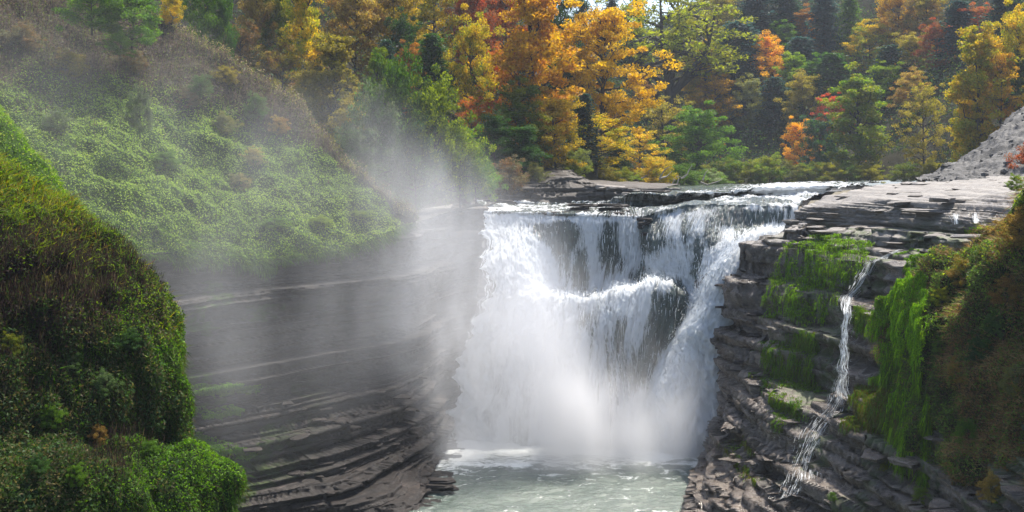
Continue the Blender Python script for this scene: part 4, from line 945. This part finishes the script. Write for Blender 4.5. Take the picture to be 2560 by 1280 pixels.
T_ = [
 # ---- left wood, front to back
 ('maple',1497,15,420,250,'yl','yl','brilliant yellow maple standing alone left of the big forked green tree'),
 ('willow',1672,-22,330,285,'lime','ol','big forked green tree with dark bare limbs showing through its crown'),
 ('tall',1330,-40,400,180,'orr','go','tall orange maple left of the brilliant yellow maple'),
 ('round',1240,128,330,80,'rd','orr','small scarlet tree at the foot of the tall orange maple'),
 ('airy',1182,255,420,92,'pk','orr','small salmon red tree above the dark green bushes of the left bank'),
 ('round',1180,62,330,125,'lime','yl','yellow green tree between the red crowns and the scarlet tree'),
 ('round',1175,-60,200,120,'rd','ru','dull red crown at the top edge left of the tall orange maple'),
 ('round',1262,-50,170,110,'ru','rd','rust red crown touching the tall orange maple at the top edge'),
 ('round',1085,-40,190,130,'lime','go','gold and green crown with a dark upright trunk at the top edge'),
 ('round',990,-60,210,150,'ol','go','olive gold crown at the top edge over the middle of the left wood'),
 ('round',1010,45,250,110,'gr','dg','dark green crown under the olive gold crown at the top edge'),
 ('pine',1080,80,320,120,'dg','gr','broad dark hemlock under the gold and green crown'),
 ('pine',965,95,320,80,'dg','bp','slim blue green hemlock left of the broad dark hemlock'),
 ('round',1025,118,300,90,'orr','ru','orange bush like crown glowing between two hemlocks'),
 ('tall',945,128,380,75,'lg','lime','narrow yellow green tree beside the slim hemlock'),
 ('round',885,-60,230,160,'ru','tan','wide rusty crown at the top edge above the golden cone shaped tree'),
 ('tall',835,95,390,140,'tan','ol','golden cone shaped tree above the misty slope'),
 ('tall',765,-70,310,95,'lime','yl','yellow green leafy column at the top edge right of the grassy crest'),
 ('round',700,-60,250,110,'gr','ol','green crown at the top edge over the grassy crest'),
 ('round',640,-60,240,100,'ru','tan','brownish crown at the top edge close to the grassy crest'),
 ('round',700,130,350,120,'ol','ru','dull olive gold crown just behind the grassy crest'),
 ('round',770,180,400,110,'ol','tan','olive gold crown right of the dull one behind the crest'),
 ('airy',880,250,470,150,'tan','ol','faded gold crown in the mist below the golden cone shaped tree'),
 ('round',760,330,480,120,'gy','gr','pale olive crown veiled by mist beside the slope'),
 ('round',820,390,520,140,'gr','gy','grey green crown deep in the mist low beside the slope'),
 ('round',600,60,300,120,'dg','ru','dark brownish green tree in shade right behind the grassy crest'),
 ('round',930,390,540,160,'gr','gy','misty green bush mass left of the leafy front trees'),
 ('round',1400,-60,260,110,'dg','gr','dark green tree behind the gap between orange and yellow maples'),
 ('round',1420,150,330,110,'gr','dg','deep green crown in shade between orange and yellow maples'),
 ('round',1300,210,420,140,'gr','ol','mid green tree beneath the tall orange maple'),
 ('round',1390,250,430,130,'go','ol','orange tinged lower crown right beneath the tall orange maple'),
 ('round',1240,290,455,120,'dg','gr','dark green tree right of the salmon red tree'),
 ('tall',1310,320,470,110,'gr','dg','dark green tree above the pale bank shrubs'),
 ('airy',1490,280,440,170,'yl','lime','lower yellow crown under the brilliant yellow maple'),
 ('pine',1460,230,420,90,'dg','bp','dark hemlock in the shade under the yellow maple'),
 ('pine',1540,330,450,80,'dg','dg','small dark hemlock below the yellow maple near the river bank'),
 ('airy',1600,330,455,130,'ol','yl','thin yellow olive tree right of the lower yellow crown'),
 ('airy',1660,255,440,150,'tan','ol','pale gold open crown beneath the forked tree'),
 ('round',1745,275,462,165,'gr','lg','rounded deep green tree beside the river below the forked tree'),
 ('round',1790,200,330,120,'go','ru','golden brown crown right of the limbs of the forked tree'),
 ('round',1760,120,300,100,'ol','go','olive gold crown showing past the right limb of the forked tree'),
 ('airy',1600,190,320,70,'ru','ru','reddish brown half bare tree left of the forked trunk'),
 ('openpine',1455,-5,150,90,'dg','bp','open pine against the sky behind the yellow maple'),
 ('openpine',1530,-12,150,80,'dg','bp','second open pine against the sky, between yellow maple and forked tree'),
 ('openpine',1590,-40,160,90,'gr','dg','green pine against the sky just left of the forked tree'),
 # ---- far hillside
 ('round',1800,-10,140,110,'tan','ol','dull gold crown right of the top of the forked tree'),
 ('pine',1845,50,270,130,'bp','pi','massive blue green hemlock at the left of the far hillside'),
 ('pine',1890,-30,160,110,'pi','bp','dark hemlock at the top edge above the massive blue green hemlock'),
 ('pine',1830,80,240,80,'pi','pi','narrow dark hemlock left of the massive blue green one'),
 ('round',1917,92,245,95,'go','orr','golden orange crown standing out against dark hemlocks'),
 ('round',1955,58,170,90,'lg','gr','soft green round crown over the golden orange one'),
 ('pine',1960,-60,120,90,'pi','dg','dark hemlock at the top edge over the soft green crown'),
 ('tall',2012,22,130,56,'ru','orr','small rusty orange tree among far hemlocks'),
 ('pine',2060,-20,180,90,'pi','bp','dark hemlock right of the small rusty orange tree'),
 ('openpine',2125,-20,170,100,'lg','gr','light green layered pine in the upper middle of the far hillside'),
 ('pine',2000,90,240,90,'bp','pi','shaded hemlock between the golden orange crown and the layered pine'),
 ('round',2175,58,190,120,'lg','go','green and gold crown right of the layered pine'),
 ('round',2240,-20,130,110,'go','ru','orange gold crown high on the far hillside'),
 ('round',2310,-30,110,100,'ru','ol','rusty brown crown at the top edge of the far hillside'),
 ('pine',2395,0,150,85,'bp','pi','greyish blue hemlock high on the right of the far hillside'),
 ('round',2445,20,120,90,'rd','ru','dull red crown right of the greyish blue hemlock'),
 ('pine',2520,-60,110,100,'pi','pi','dark hemlock in the top right corner'),
 ('round',2340,60,180,90,'ru','rd','brownish red crown below the rusty top edge crown'),
 ('round',2285,90,200,100,'tan','ol','olive gold crown left of the brownish red crown'),
 ('pine',2225,110,250,90,'pi','dg','dark hemlock below the green and gold crown'),
 ('pine',2080,130,300,110,'dg','gr','broad green hemlock in the middle of the far hillside'),
 ('tall',1985,135,290,75,'lime','lg','slim yellow green tree under the shaded hemlock'),
 ('tall',2030,150,290,70,'lg','gr','slim green tree beside the slim yellow green one'),
 ('round',1870,195,330,85,'gy','ol','thin olive tree below the massive blue green hemlock'),
 ('pine',1935,190,340,80,'dg','bp','dark hemlock below the golden orange crown'),
 ('round',2010,190,350,105,'ol','tan','olive gold layered crown at the centre of the far hillside'),
 ('round',2080,240,350,80,'pk','rd','salmon pink crown standing out at the centre of the far hillside'),
 ('round',2215,165,270,85,'lime','lg','bright lime crown above the tall pale green tree'),
 ('round',2280,180,290,80,'ru','tan','faded rust crown right of the bright lime crown'),
 # river bank row, right
 ('round',1850,330,463,100,'gr','lg','bluish green tree leaning over the river at the left end of the far bank'),
 ('round',1905,310,463,95,'lg','gr','green tree second from the left along the far bank'),
 ('round',1955,325,462,90,'lg','ol','light green low tree on the far bank left of the orange one'),
 ('round',2000,305,440,80,'orr','go','orange yellow tree on the far river bank'),
 ('round',2045,300,455,85,'gr','bp','blue green tree right behind the orange yellow bank tree'),
 ('airy',2095,285,458,110,'tan','ol','tan olive tree with sparse leaves on the far bank'),
 ('tall',2145,190,450,125,'lg','ol','tall pale green tree at the middle of the far bank'),
 ('tall',2195,230,455,80,'ol','lg','slender olive tree right of the tall pale green tree'),
 ('round',2245,225,452,120,'gr','lg','full green tree with dark limbs on the far bank'),
 ('shrub',2200,385,455,110,'lg','gr','low bright green bush at the water line of the far bank'),
 ('round',2300,370,448,60,'yl','lime','small yellow tree low at the left foot of the scree'),
 ('airy',2310,225,440,110,'ol','tan','yellowish open tree above the small yellow one'),
 ('tall',2370,100,445,140,'lime','ol','tall yellow green tree left of the scree slope'),
 ('airy',2350,300,450,110,'tan','ol','tan leaved tree right at the foot of the scree'),
 ('tall',2445,75,425,130,'go','lime','gold and orange tree over the scree slope'),
 ('airy',2500,130,380,110,'go','orr','orange flecked open tree on the scree crest'),
 ('round',2545,25,300,130,'yl','lime','yellow green crown at the right edge of the photo'),
 ('round',2555,150,310,90,'gr','dg','dark green small tree at the right edge above the scree'),
 ('round',2420,250,440,80,'lg','yl','yellow flecked green tree behind the scree'),
]
for r_ in T_: plant(*r_)
bank_bushes = [(1795,'dg','leftmost shaded bush at the bend of the far bank'),(1830,'gr','dark bush low on the far bank right of the shaded bend bush'),(1878,'gr','bush under the green trees at the left of the far bank'),
 (1925,'lg','light green waterline bush below the green far bank trees'),(1972,'dg','dark waterline bush below the orange yellow bank tree'),(2020,'gr','green waterline bush just right of the orange yellow bank tree'),
 (2068,'ol','olive waterline bush between orange and tan bank trees'),(2118,'gr','green waterline bush under the tan olive tree'),(2160,'ol','olive bush left of the low bright green bush'),(2262,'lg','light bush between low bright green bush and small yellow tree'),
 (2330,'ol','olive bush at the lower edge of the scree')]
for px_, c_, lb_ in bank_bushes: plant('shrub', px_, 395 + (px_ * 37) % 25, 464 - (px_ > 2100) * 8, 80, c_, 'ol', lb_, Y=192 if px_ < 2200 else 178)
# bank bushes and front foliage with their own distances
S_ = [
 ('shrub',1000,165,470,180,'dg','lg','leafy green front tree left of centre with bright sprays on top',112),
 ('shrub',1085,215,470,170,'dg','lime','leafy front tree with bright lime spray arching to the right',111),
 ('shrub',940,250,500,170,'gr','gy','greyish leaved bush at the left of the leafy front trees',108),
 ('shrub',1150,325,495,150,'gr','lime','dark bush with lime edges hanging toward the outcrop',112),
 ('shrub',1040,330,520,170,'dg','gr','dark green bush low beneath the leafy front trees',109),
 ('shrub',1190,395,500,110,'gr','lg','lowest green bush beside the rock shelf',113),
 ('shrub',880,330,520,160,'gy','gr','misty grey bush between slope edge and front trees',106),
 ('shrub',1275,405,490,110,'gy','ru','pale grey brown shrub on the bank above the shelf',121),
 ('shrub',1340,415,470,70,'gy','ol','second pale shrub on the bank, next to the outcrop',124),
 ('shrub',1440,378,440,66,'gy','lime','pale green flowering shrub on top of the outcrop ridge',137),
 ('shrub',1500,415,462,90,'ol','tan','olive bank bush right of the pale flowering shrub',148),
 ('shrub',1560,425,466,80,'lg','ol','low olive green bush above the flat outcrop',150),
 ('shrub',1700,415,468,100,'lg','gr','low green bush behind the dead branches',172),
 ('shrub',1640,400,466,90,'lime','yl','yellow green bush behind the flat outcrop',168),
 ('shrub',1770,428,468,80,'gy','lg','greyish low bush at the river edge right of the dead branches',182),
 ('shrub',510,-70,130,120,'gr','lg','dense green bush behind the grassy crest',99),
 ('shrub',560,10,180,70,'dg','gr','dark bush low behind the crest right of the dense green bush',99),
 ('shrub',330,-20,110,170,'lg','gr','large leaved bright green shrub on the upper hillside',84),
 ('shrub',230,-40,70,150,'gr','lg','broad leaved green shrub at the top edge left on the hillside',82),
 ('shrub',430,-10,60,60,'lime','yl','small yellow green sapling on the crest',93),
 ('shrub',300,85,140,80,'gr','lg','small green shrub below the large leaved bright green shrub',82),
 ('shrub',500,190,240,60,'gy','gr','grey green weed clump on the middle of the upper hillside',86),
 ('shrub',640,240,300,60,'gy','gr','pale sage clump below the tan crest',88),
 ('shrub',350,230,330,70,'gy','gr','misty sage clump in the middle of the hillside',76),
 ('shrub',2580,360,470,110,'ru','rd','reddish shrub on the scree at the right edge',112),
 ('shrub',2540,440,478,50,'lg','lime','small green weed on the flat rock at the right edge',72),
]
for r_ in S_: plant(*r_[:8], Y=r_[8])
# small plants on the near surfaces
def near_plant(G, qx, qy, px, py, h, w, c1, c2, label, name='leafy_plant', cat='plant', k=0):
    d = (qx - px) ** 2 + (qy - py) ** 2; q = G.reshape(-1, 3)[np.argsort(d.ravel())[:8]]; p = q[np.argmin(q[:, 1])]
    tr, cr, spr = PROTO['shrub'][k % 3]; t = thing(name, label, cat, tuple(p + np.array((0, -.05, -.1))), k * 1.7); t.scale = (w / 2 / spr, w / 2 / spr, h)
    link('stem', tr, t); b = link('foliage', cr, t); b.color = COLS[c1] + (1,); b['col2'] = list(COLS[c2])
near = [
 (GM,PXm,PYm,140,1060,.8,.8,'gr','lg','green leafy plant low in the left corner of the near mound'),
 (GM,PXm,PYm,200,1200,.6,.6,'lg','gr','leafy green plant close to the bottom edge on the near mound'),
 (GM,PXm,PYm,270,980,.8,.9,'gy','gr','grey green leafy plant in the middle of the near mound'),
 (GM,PXm,PYm,380,1130,.5,.6,'gr','lg','rounded green plant near the notch of the near mound'),
 (GM,PXm,PYm,190,930,.7,.8,'gr','gy','bluish leafy plant beside the long bladed tuft'),
 (GM,PXm,PYm,90,1180,.6,.7,'dg','gr','dark leafy plant at the left edge near the bottom'),
 (GM,PXm,PYm,250,1110,.7,.6,'tan','ru','dried tan weed standing on the near mound'),
 (GM,PXm,PYm,40,880,.7,.8,'ol','gr','olive plant at the left edge below the dark stalks'),
 (GM,PXm,PYm,330,860,.7,1.0,'gr','dg','deep green cushion plant in the middle of the near mound'),
 (GM,PXm,PYm,120,720,.6,.5,'gy','ol','pale weed head among the dark stalks'),
 (GB,PXb,PYb,2400,720,1.4,1.8,'ru','ol','reddish brown bush at the upper left of the bank'),
 (GB,PXb,PYb,2540,620,1.8,2.0,'ru','tan','tall reddish grass bush at the top right of the bank'),
 (GB,PXb,PYb,2510,760,1.5,1.8,'tan','ru','tan grass bush in the middle of the right edge'),
 (GB,PXb,PYb,2450,900,1.5,1.8,'dg','gr','dark green leafy bush in the middle of the bank'),
 (GB,PXb,PYb,2480,830,1.1,1.2,'gy','gr','sage grey plant on the bank among reddish grass'),
 (GB,PXb,PYb,2390,960,1.3,1.3,'ru','tan','brown dried bush beside the moss streamers'),
 (GB,PXb,PYb,2540,1000,1.4,1.6,'gy','ol','grey olive bush low at the right edge'),
 (GB,PXb,PYb,2420,1100,1.1,1.3,'gr','lg','small green bush at the foot of the moss streamers'),
 (GB,PXb,PYb,2350,880,.9,1.0,'lg','gr','light green round plant left on the bank'),
 (GB,PXb,PYb,2350,760,.9,1.1,'ol','lime','yellow olive plant on top of the moss dome'),
 (GR,PXr,PYr,2480,1250,1.1,1.3,'ru','tan','reddish brown dried bush at the bottom right corner'),
 (GR,PXr,PYr,2300,1250,.7,.9,'lg','ol','green weed on the lowest ledges near the bottom edge'),
 (GR,PXr,PYr,2070,1240,.45,.5,'lg','gr','tiny green weed on the low ledges right of the cascade foot'),
 (GR,PXr,PYr,2210,1165,.4,.5,'lg','ol','tiny green sprig on a ledge below the sedge clump'),
]
for k, a in enumerate(near): near_plant(*a, k=k)
# sword leaved tufts
def tuft(G, qx, qy, px, py, n, h, cols, label, w=.014):
    d = (qx - px) ** 2 + (qy - py) ** 2; p = G.reshape(-1, 3)[np.argmin(d)]
    a = rng.rand(n) * 6.28; dr = np.stack([np.cos(a) * .5, np.sin(a) * .5 - .1, np.ones(n)], 1)
    V, Fc, c = blades(p + rng.normal(size=(n, 3)) * (.08, .08, .02), dr, h * (.6 + .5 * rng.rand(n)), w * np.ones(n), tone(cols, np.ones((n, len(cols))), .3), .5)
    link('sword_grass', to_mesh('sword_grass', V, Fc, PLANT, {'tint': ('POINT', 'FLOAT_COLOR', c)}), label=label, cat='grass')
tuft(GM,PXm,PYm,125,965,26,1.1,[(.06,.16,.01),(.09,.2,.02)],'long bladed bright green tuft on the dark side of the near mound', .022)
tuft(GM,PXm,PYm,300,680,60,.7,[(.35,.16,.015),(.25,.25,.02),(.12,.16,.02)],'orange tipped grass tuft on the shoulder of the near mound')
tuft(GM,PXm,PYm,365,690,40,.6,[(.2,.22,.02),(.12,.18,.02)],'yellow green grass tuft on the rim right of the orange one')
tuft(GM,PXm,PYm,40,560,70,.9,[(.16,.24,.015),(.10,.17,.015)],'tall yellow green reeds at the left edge on top of the near mound', .02)
tuft(GM,PXm,PYm,90,640,60,.8,[(.18,.24,.015),(.10,.17,.015)],'arching green reeds beside the dark stalks on the near mound', .018)

# forest floor and the wood that reads as one mass between the crowns
n = 110000
wt = (sstep(.3, .6, hr_)[:, None] * np.ones((1, GH.shape[1])))
qx, qy = proj(GH); wt = wt * (qy > -160) * (qx > 400) * (qx < 2760) + 1e-9
P, i, j = sample(GH, n, wt); cl_ = fbm(P[:, 0] * .16, P[:, 1] * .16, P[:, 2] * .16, 301, 3); c3 = fbm(P[:, 0] * .1, P[:, 1] * .1, P[:, 2] * .1, 302, 3)
P = P + np.stack([rng.normal(size=n) * .5, rng.normal(size=n) * .5, (rng.rand(n) ** .7) * (1.0 + 9 * sstep(.42, .62, cl_))], 1)
w = np.stack([np.ones(n) * .9, np.ones(n) * .7, sstep(.48, .6, c3) * 1.2, sstep(.55, .66, c3) * .8, sstep(.55, .42, c3) * .6], 1)
col = tone([(.025,.055,.02), (.055,.10,.022), (.15,.15,.03), (.20,.12,.035), (.035,.065,.045)], w, .35)
stuff('woodland_mass', [leaves(P, UP, .13 + .13 * rng.rand(n), col, up=.4)], label='dense mixed undergrowth filling the wood between single trees')
PXs, PYs = proj(GS)
hs = [(150,330,'gy','gr','misty sage clump left in the green part of the hillside',1.5,2.0),(420,420,'gr','lg','low green bush in the middle of the green hillside',1.2,2.4),(560,330,'gy','ol','grey weed bush where brown stalks meet the green hillside',1.6,2.2),
 (600,470,'gy','tan','pale dead weed clump in the lower hillside',1.2,1.8),(640,410,'tan','gy','straw coloured weed clump below the crest',1.3,1.8),(470,270,'ru','gy','brown seed head clump on the upper hillside',1.6,2.2),
 (330,180,'ru','gy','tall brown weeds left of the seed head clump',1.8,2.6),(180,190,'ru','ol','tall brown weeds in the upper left of the hillside',1.8,2.6),(60,120,'ru','gy','brown weeds at the left edge of the upper hillside',1.8,2.6),
 (560,210,'ol','tan','olive weeds on the upper crest shoulder',1.5,2.0),(700,330,'tan','ru','tan seed heads on the crest where it steepens',1.3,1.8),(800,560,'lg','lime','bright green hummock near the cliff rim',.7,2.6),
 (900,540,'lg','lime','bright green hummock close to the tip of the hillside',.6,2.4),(690,560,'lg','gr','green hummock above the hanging tangle',.7,2.6),(90,400,'lg','lime','green hummock at the left beside the sunlit spur',.9,2.4)]
for k, (px_, py_, c1_, c2_, lb_, h_, w_) in enumerate(hs): near_plant(GS, PXs, PYs, px_, py_, h_, w_, c1_, c2_, lb_, name='weed_clump', cat='weeds', k=k)
# ================================================================== LOOSE ROCK
def slab_mesh(seed, th=.35, k=8, mat=None):
    r = np.random.RandomState(seed); a = np.sort(r.rand(k)) * 6.283; R = r.uniform(.75, 1.1, k)
    xy = np.stack([np.cos(a) * R, np.sin(a) * R * .62], 1)
    lev = [(0.94, -th), (1.0, -th * .45), (.96, -.02 * th), (.85, th * .18)]
    V = np.concatenate([np.concatenate([xy * s + r.normal(size=(k, 2)) * .03, z + r.normal(size=(k, 1)) * th * .08], 1) for s, z in lev] + [np.array([[0, 0, th * .2], [0, 0, -th]])])
    f = [[q * k + i, q * k + (i + 1) % k, (q + 1) * k + (i + 1) % k, (q + 1) * k + i] for q in range(3) for i in range(k)]
    me = bpy.data.meshes.new('slab'); c = 4 * k
    me.from_pydata(V.tolist(), [], f + [[3 * k + i, 3 * k + (i + 1) % k, c] for i in range(k)] + [[(i + 1) % k, i, c + 1] for i in range(k)])
    me.materials.append(mat or ROCK); at = me.attributes.new('dry', 'FLOAT', 'POINT'); at2 = me.attributes.new('moss', 'FLOAT', 'POINT')
    return me
SL = [slab_mesh(s, .3, mat=ROCKL) for s in range(300, 306)]; ST = [slab_mesh(s, .4, 7, SCREE) for s in range(310, 316)]; SR = [slab_mesh(s, .22, 9) for s in range(320, 328)]
for m_ in SR: m_.attributes['dry'].data.foreach_set('value', np.full(len(m_.vertices), .55, np.float32))
SW = [slab_mesh(s, .22, 9) for s in range(330, 336)]
R_ = random.Random(77)
def ledge(px, py, Y, w, hpx, layers, label):
    """a stepped stack of dark slabs standing in the stream"""
    c = W(px, py, Y); t = thing('rock_ledge', label, 'rock', tuple(c))
    wm = w * Y / F / 2; h = hpx * Y / F
    for q in range(layers):
        nseg = max(1, int(round(wm * 2 / 2.6)))
        for g_ in range(nseg):
            o = link('rock_slab', SL[R_.randrange(6)], t); th = h / layers
            o.location = (-wm + (g_ + .5) * 2 * wm / nseg + R_.uniform(-.2, .2), R_.uniform(-.2, .3) + .12 * q, h * (q + .6) / layers - h * .5 - .1)
            o.scale = (wm / nseg * R_.uniform(1.15, 1.4), 1.1, th / .3 * .8); o.rotation_euler = (R_.uniform(-.04, .04), R_.uniform(-.05, .05), R_.uniform(-.25, .25))
ledge(1500, 517, 103.5, 150, 24, 3, 'long dark layered ledge crossing the stream just above the lip, left of centre')
ledge(1420, 530, 102.6, 130, 10, 2, 'thin dark ledge at the lip below the long dark ledge')
ledge(1550, 532, 101.6, 90, 12, 2, 'short dark ledge at the right end of the lip step')
ledge(1622, 553, 99.6, 50, 26, 3, 'blocky dark rock standing out of the lip between two veils')
ledge(1628, 592, 98.8, 34, 34, 3, 'wet dark rock in the veil right below the blocky dark rock')
ledge(1760, 508, 110.5, 60, 12, 2, 'small dark ledge among the upper cascades')
ledge(1700, 528, 100.6, 50, 8, 1, 'flat dark rock at the right of the lip, washed by foam')
ledge(1835, 488, 107.5, 70, 10, 2, 'dark stepped rock in the rapids right of the small dark ledge')
ledge(1800, 476, 112, 70, 7, 1, 'thin dark rock in the far rapids near the river bend')
ledge(1640, 478, 118, 60, 12, 2, 'dark rock at the left end of the upper step, next to the flat outcrop')
ledge(1720, 483, 115.5, 90, 5, 1, 'low dark sill on the upper step')
ledge(1250, 500, 118, 80, 10, 2, 'flat wet rock where the river meets the left shelf')
ledge(1105, 1208, 78.5, 60, 26, 3, 'low rock toe in the pool at the foot of the left cliff')
# flat outcrop between the bank and the tiers
t = thing('flat_outcrop', 'flat grey rock outcrop at the water edge behind the tiers', 'rock', tuple(W(1600, 472, 124)))
for q in range(16):
    o = link('rock_slab', SR[q % 8], t); p = W(R_.uniform(1530, 1690), R_.uniform(464, 492), R_.uniform(119, 127)) - np.array(t.location)
    o.location = p; s_ = R_.uniform(1.2, 2.6); o.scale = (s_, s_ * .9, s_ * R_.uniform(.5, 1)); o.rotation_euler = (R_.uniform(-.1, .1), R_.uniform(-.1, .1), R_.uniform(-.5, .5))
# boulders on the left bank
for px, py, Y, s_, lb in ((1228,478,121,1.5,'big rounded grey boulder in the mist at the left bank'), (1385,462,124,1.1,'boulder leaning on the stepped outcrop'), (1270,492,119,.9,'low boulder right of the big rounded one'), (1345,488,120,.8,'small boulder at the foot of the stepped outcrop'), (1165,497,118,.9,'boulder half hidden below the lowest green bush')):
    o = link('boulder', SL[R_.randrange(6)], label=lb, cat='boulder'); o.location = W(px, py, Y); o.scale = (s_, s_ * 1.1, s_ * 2.4); o.rotation_euler = (.1, .15, R_.uniform(0, 6))
# loose slabs lying on the right rock and stones on the scree, parts of their ground
def scatter_pieces(parent, G, n_, meshes, mask, name, lo, hi, flat, sinkz=0.0, tilt=.12):
    P, i, j = sample(G, n_, mask + 1e-9); nn = facing(normals(G), G)[i, j]
    for q in range(n_):
        o = link(name, meshes[q % len(meshes)], parent); s_ = lo + (hi - lo) * R_.random() ** 2.2
        o.location = tuple(P[q] + np.array((0, 0, sinkz * s_))); o.scale = (s_, s_ * R_.uniform(.7, 1.1), s_ * flat * R_.uniform(.6, 1.2))
        o.rotation_euler = (R_.uniform(-tilt, tilt), R_.uniform(-tilt, tilt), R_.uniform(0, 6.28))
qx, qy = proj(GC); scatter_pieces(scree, GC, 280, ST, ((qx > 2330) & (qx < 2600) & (qy < 470)).astype(float), 'stone', .18, .85, 1.0, 0, .6)
fl_m = ((rr < 5.2)[:, None] & (PXr > 1960) & (PXr < 2600) & (PYr > 440)).astype(float)
scatter_pieces(right, GR, 70, SR, fl_m, 'rock_slab', .8, 3.2, .35, -.03, .03)
low_m = ((PXr > 1730) & (PXr < 2450) & (PYr > 1040) & (PYr < 1290) & (rr > 9.5)[:, None]).astype(float)
scatter_pieces(right, GR, 70, SW, low_m, 'rock_slab', .6, 1.9, .45, -.03, .05)
edge_m = ((PXr > 1790) & (PXr < 1925) & (PYr > 600) & (PYr < 1150)).astype(float)
scatter_pieces(right, GR, 60, SL, edge_m, 'rock_slab', .4, 1.2, .6, -.02, .08)
PXl, PYl = proj(GL); ll = ((PXl > 600) & (PXl < 1110) & (PYl > 940) & (PYl < 1280) & (lc < 9.2)[None, :]).astype(float)
scatter_pieces(left_cliff, GL, 100, SL, ll, 'rock_slab', .3, 1.5, .28, -.02, .06)
# bleached driftwood on the far bank
t = thing('dead_branches', 'bleached dead branches lying on the bank behind the falls', 'driftwood', tuple(W(1690, 455, 165)))
for q in range(9):
    a = np.array((R_.uniform(-5, 4), R_.uniform(-1, 2), R_.uniform(-.4, .6))); b = a + np.array((R_.uniform(-4, 4), R_.uniform(-1, 1), R_.uniform(.4, 2.0)))
    V, f = tube(wob(a, b, np.random.RandomState(q), 4, .08), [.14, .11, .07, .03], 5); link('branch', to_mesh('branch', V, f, PALE), t)
# ================================================================== AIR
def volume_box(name, lo, hi, build):
    lo, hi = np.array(lo, float), np.array(hi, float); c = (lo + hi) / 2; h = (hi - lo) / 2
    V = np.array([(sx, sy, sz) for sz in (-1, 1) for sy in (-1, 1) for sx in (-1, 1)]) * h
    me = to_mesh(name, V, [(0,2,3,1),(4,5,7,6),(0,1,5,4),(2,6,7,3),(0,4,6,2),(1,3,7,5)], None)
    o = link(name, me, kind='stuff'); o.location = c
    m, nt, out = new_mat(name + '_air'); build(m, nt, out); me.materials.append(m); return o
def haze_build(m, nt, out):
    p = nd(nt, 'ShaderNodeVolumePrincipled'); p.inputs['Color'].default_value = (0.80, 0.88, 1, 1); p.inputs['Density'].default_value = HAZE
    p.inputs['Anisotropy'].default_value = 0.2; L(nt, p.outputs[0], out.inputs['Volume'])
HAZE = 0.0002
BLOBS = [  # centre, radii, density
 ((0, 88, -16), (12, 7, 11), 0.135), ((6.5, 86.5, -20), (9, 6, 5), 0.24), ((-5, 87, -8), (11, 8, 10), 0.045), ((12, 86, -19), (6, 4, 6), .10),
 ((-7.5, 88, -2), (8, 8, 7), 0.026), ((3, 86.5, -22.5), (14, 5, 3.5), 0.2), ((-14, 82, 1), (10, 10, 7), 0.012), ((-18, 70, -9), (14, 11, 12), 0.014), ((-26, 66, 3), (16, 14, 9), 0.006), ((-10, 82, -10), (9, 8, 9), .02)]
def mist_build(m, nt, out):
    g = nd(nt, 'ShaderNodeNewGeometry').outputs['Position']
    tot = None
    for c, r, d in BLOBS:
        s1 = nd(nt, 'ShaderNodeVectorMath', operation='SUBTRACT'); L(nt, g, s1.inputs[0]); s1.inputs[1].default_value = c
        s2 = nd(nt, 'ShaderNodeVectorMath', operation='DIVIDE'); L(nt, s1.outputs[0], s2.inputs[0]); s2.inputs[1].default_value = r
        ln = nd(nt, 'ShaderNodeVectorMath', operation='LENGTH'); L(nt, s2.outputs[0], ln.inputs[0])
        mr_ = nd(nt, 'ShaderNodeMapRange', interpolation_type='SMOOTHERSTEP'); L(nt, ln.outputs['Value'], mr_.inputs[0])
        mr_.inputs[1].default_value = 1.25; mr_.inputs[2].default_value = 0.0; mr_.inputs[3].default_value = 0; mr_.inputs[4].default_value = d
        tot = mr_.outputs[0] if tot is None else math_(nt, 'ADD', tot, mr_.outputs[0])
    n = noise(nt, g, 0.17, 4, 0.62, (1.15, 1, 0.55))
    den = math_(nt, 'MULTIPLY', tot, ramp(nt, n, [(0.36, 0.12), (0.66, 2.0)]))
    p = nd(nt, 'ShaderNodeVolumePrincipled'); p.inputs['Color'].default_value = (0.96, 0.97, 1, 1)
    L(nt, den, p.inputs['Density']); p.inputs['Anisotropy'].default_value = 0.25
    L(nt, p.outputs[0], out.inputs['Volume'])
volume_box('waterfall_mist', (-46, 46, -23.6), (22, 104, 14), mist_build)
volume_box('haze', (-440, -70, WL - 8), (440, 530, 190), haze_build)
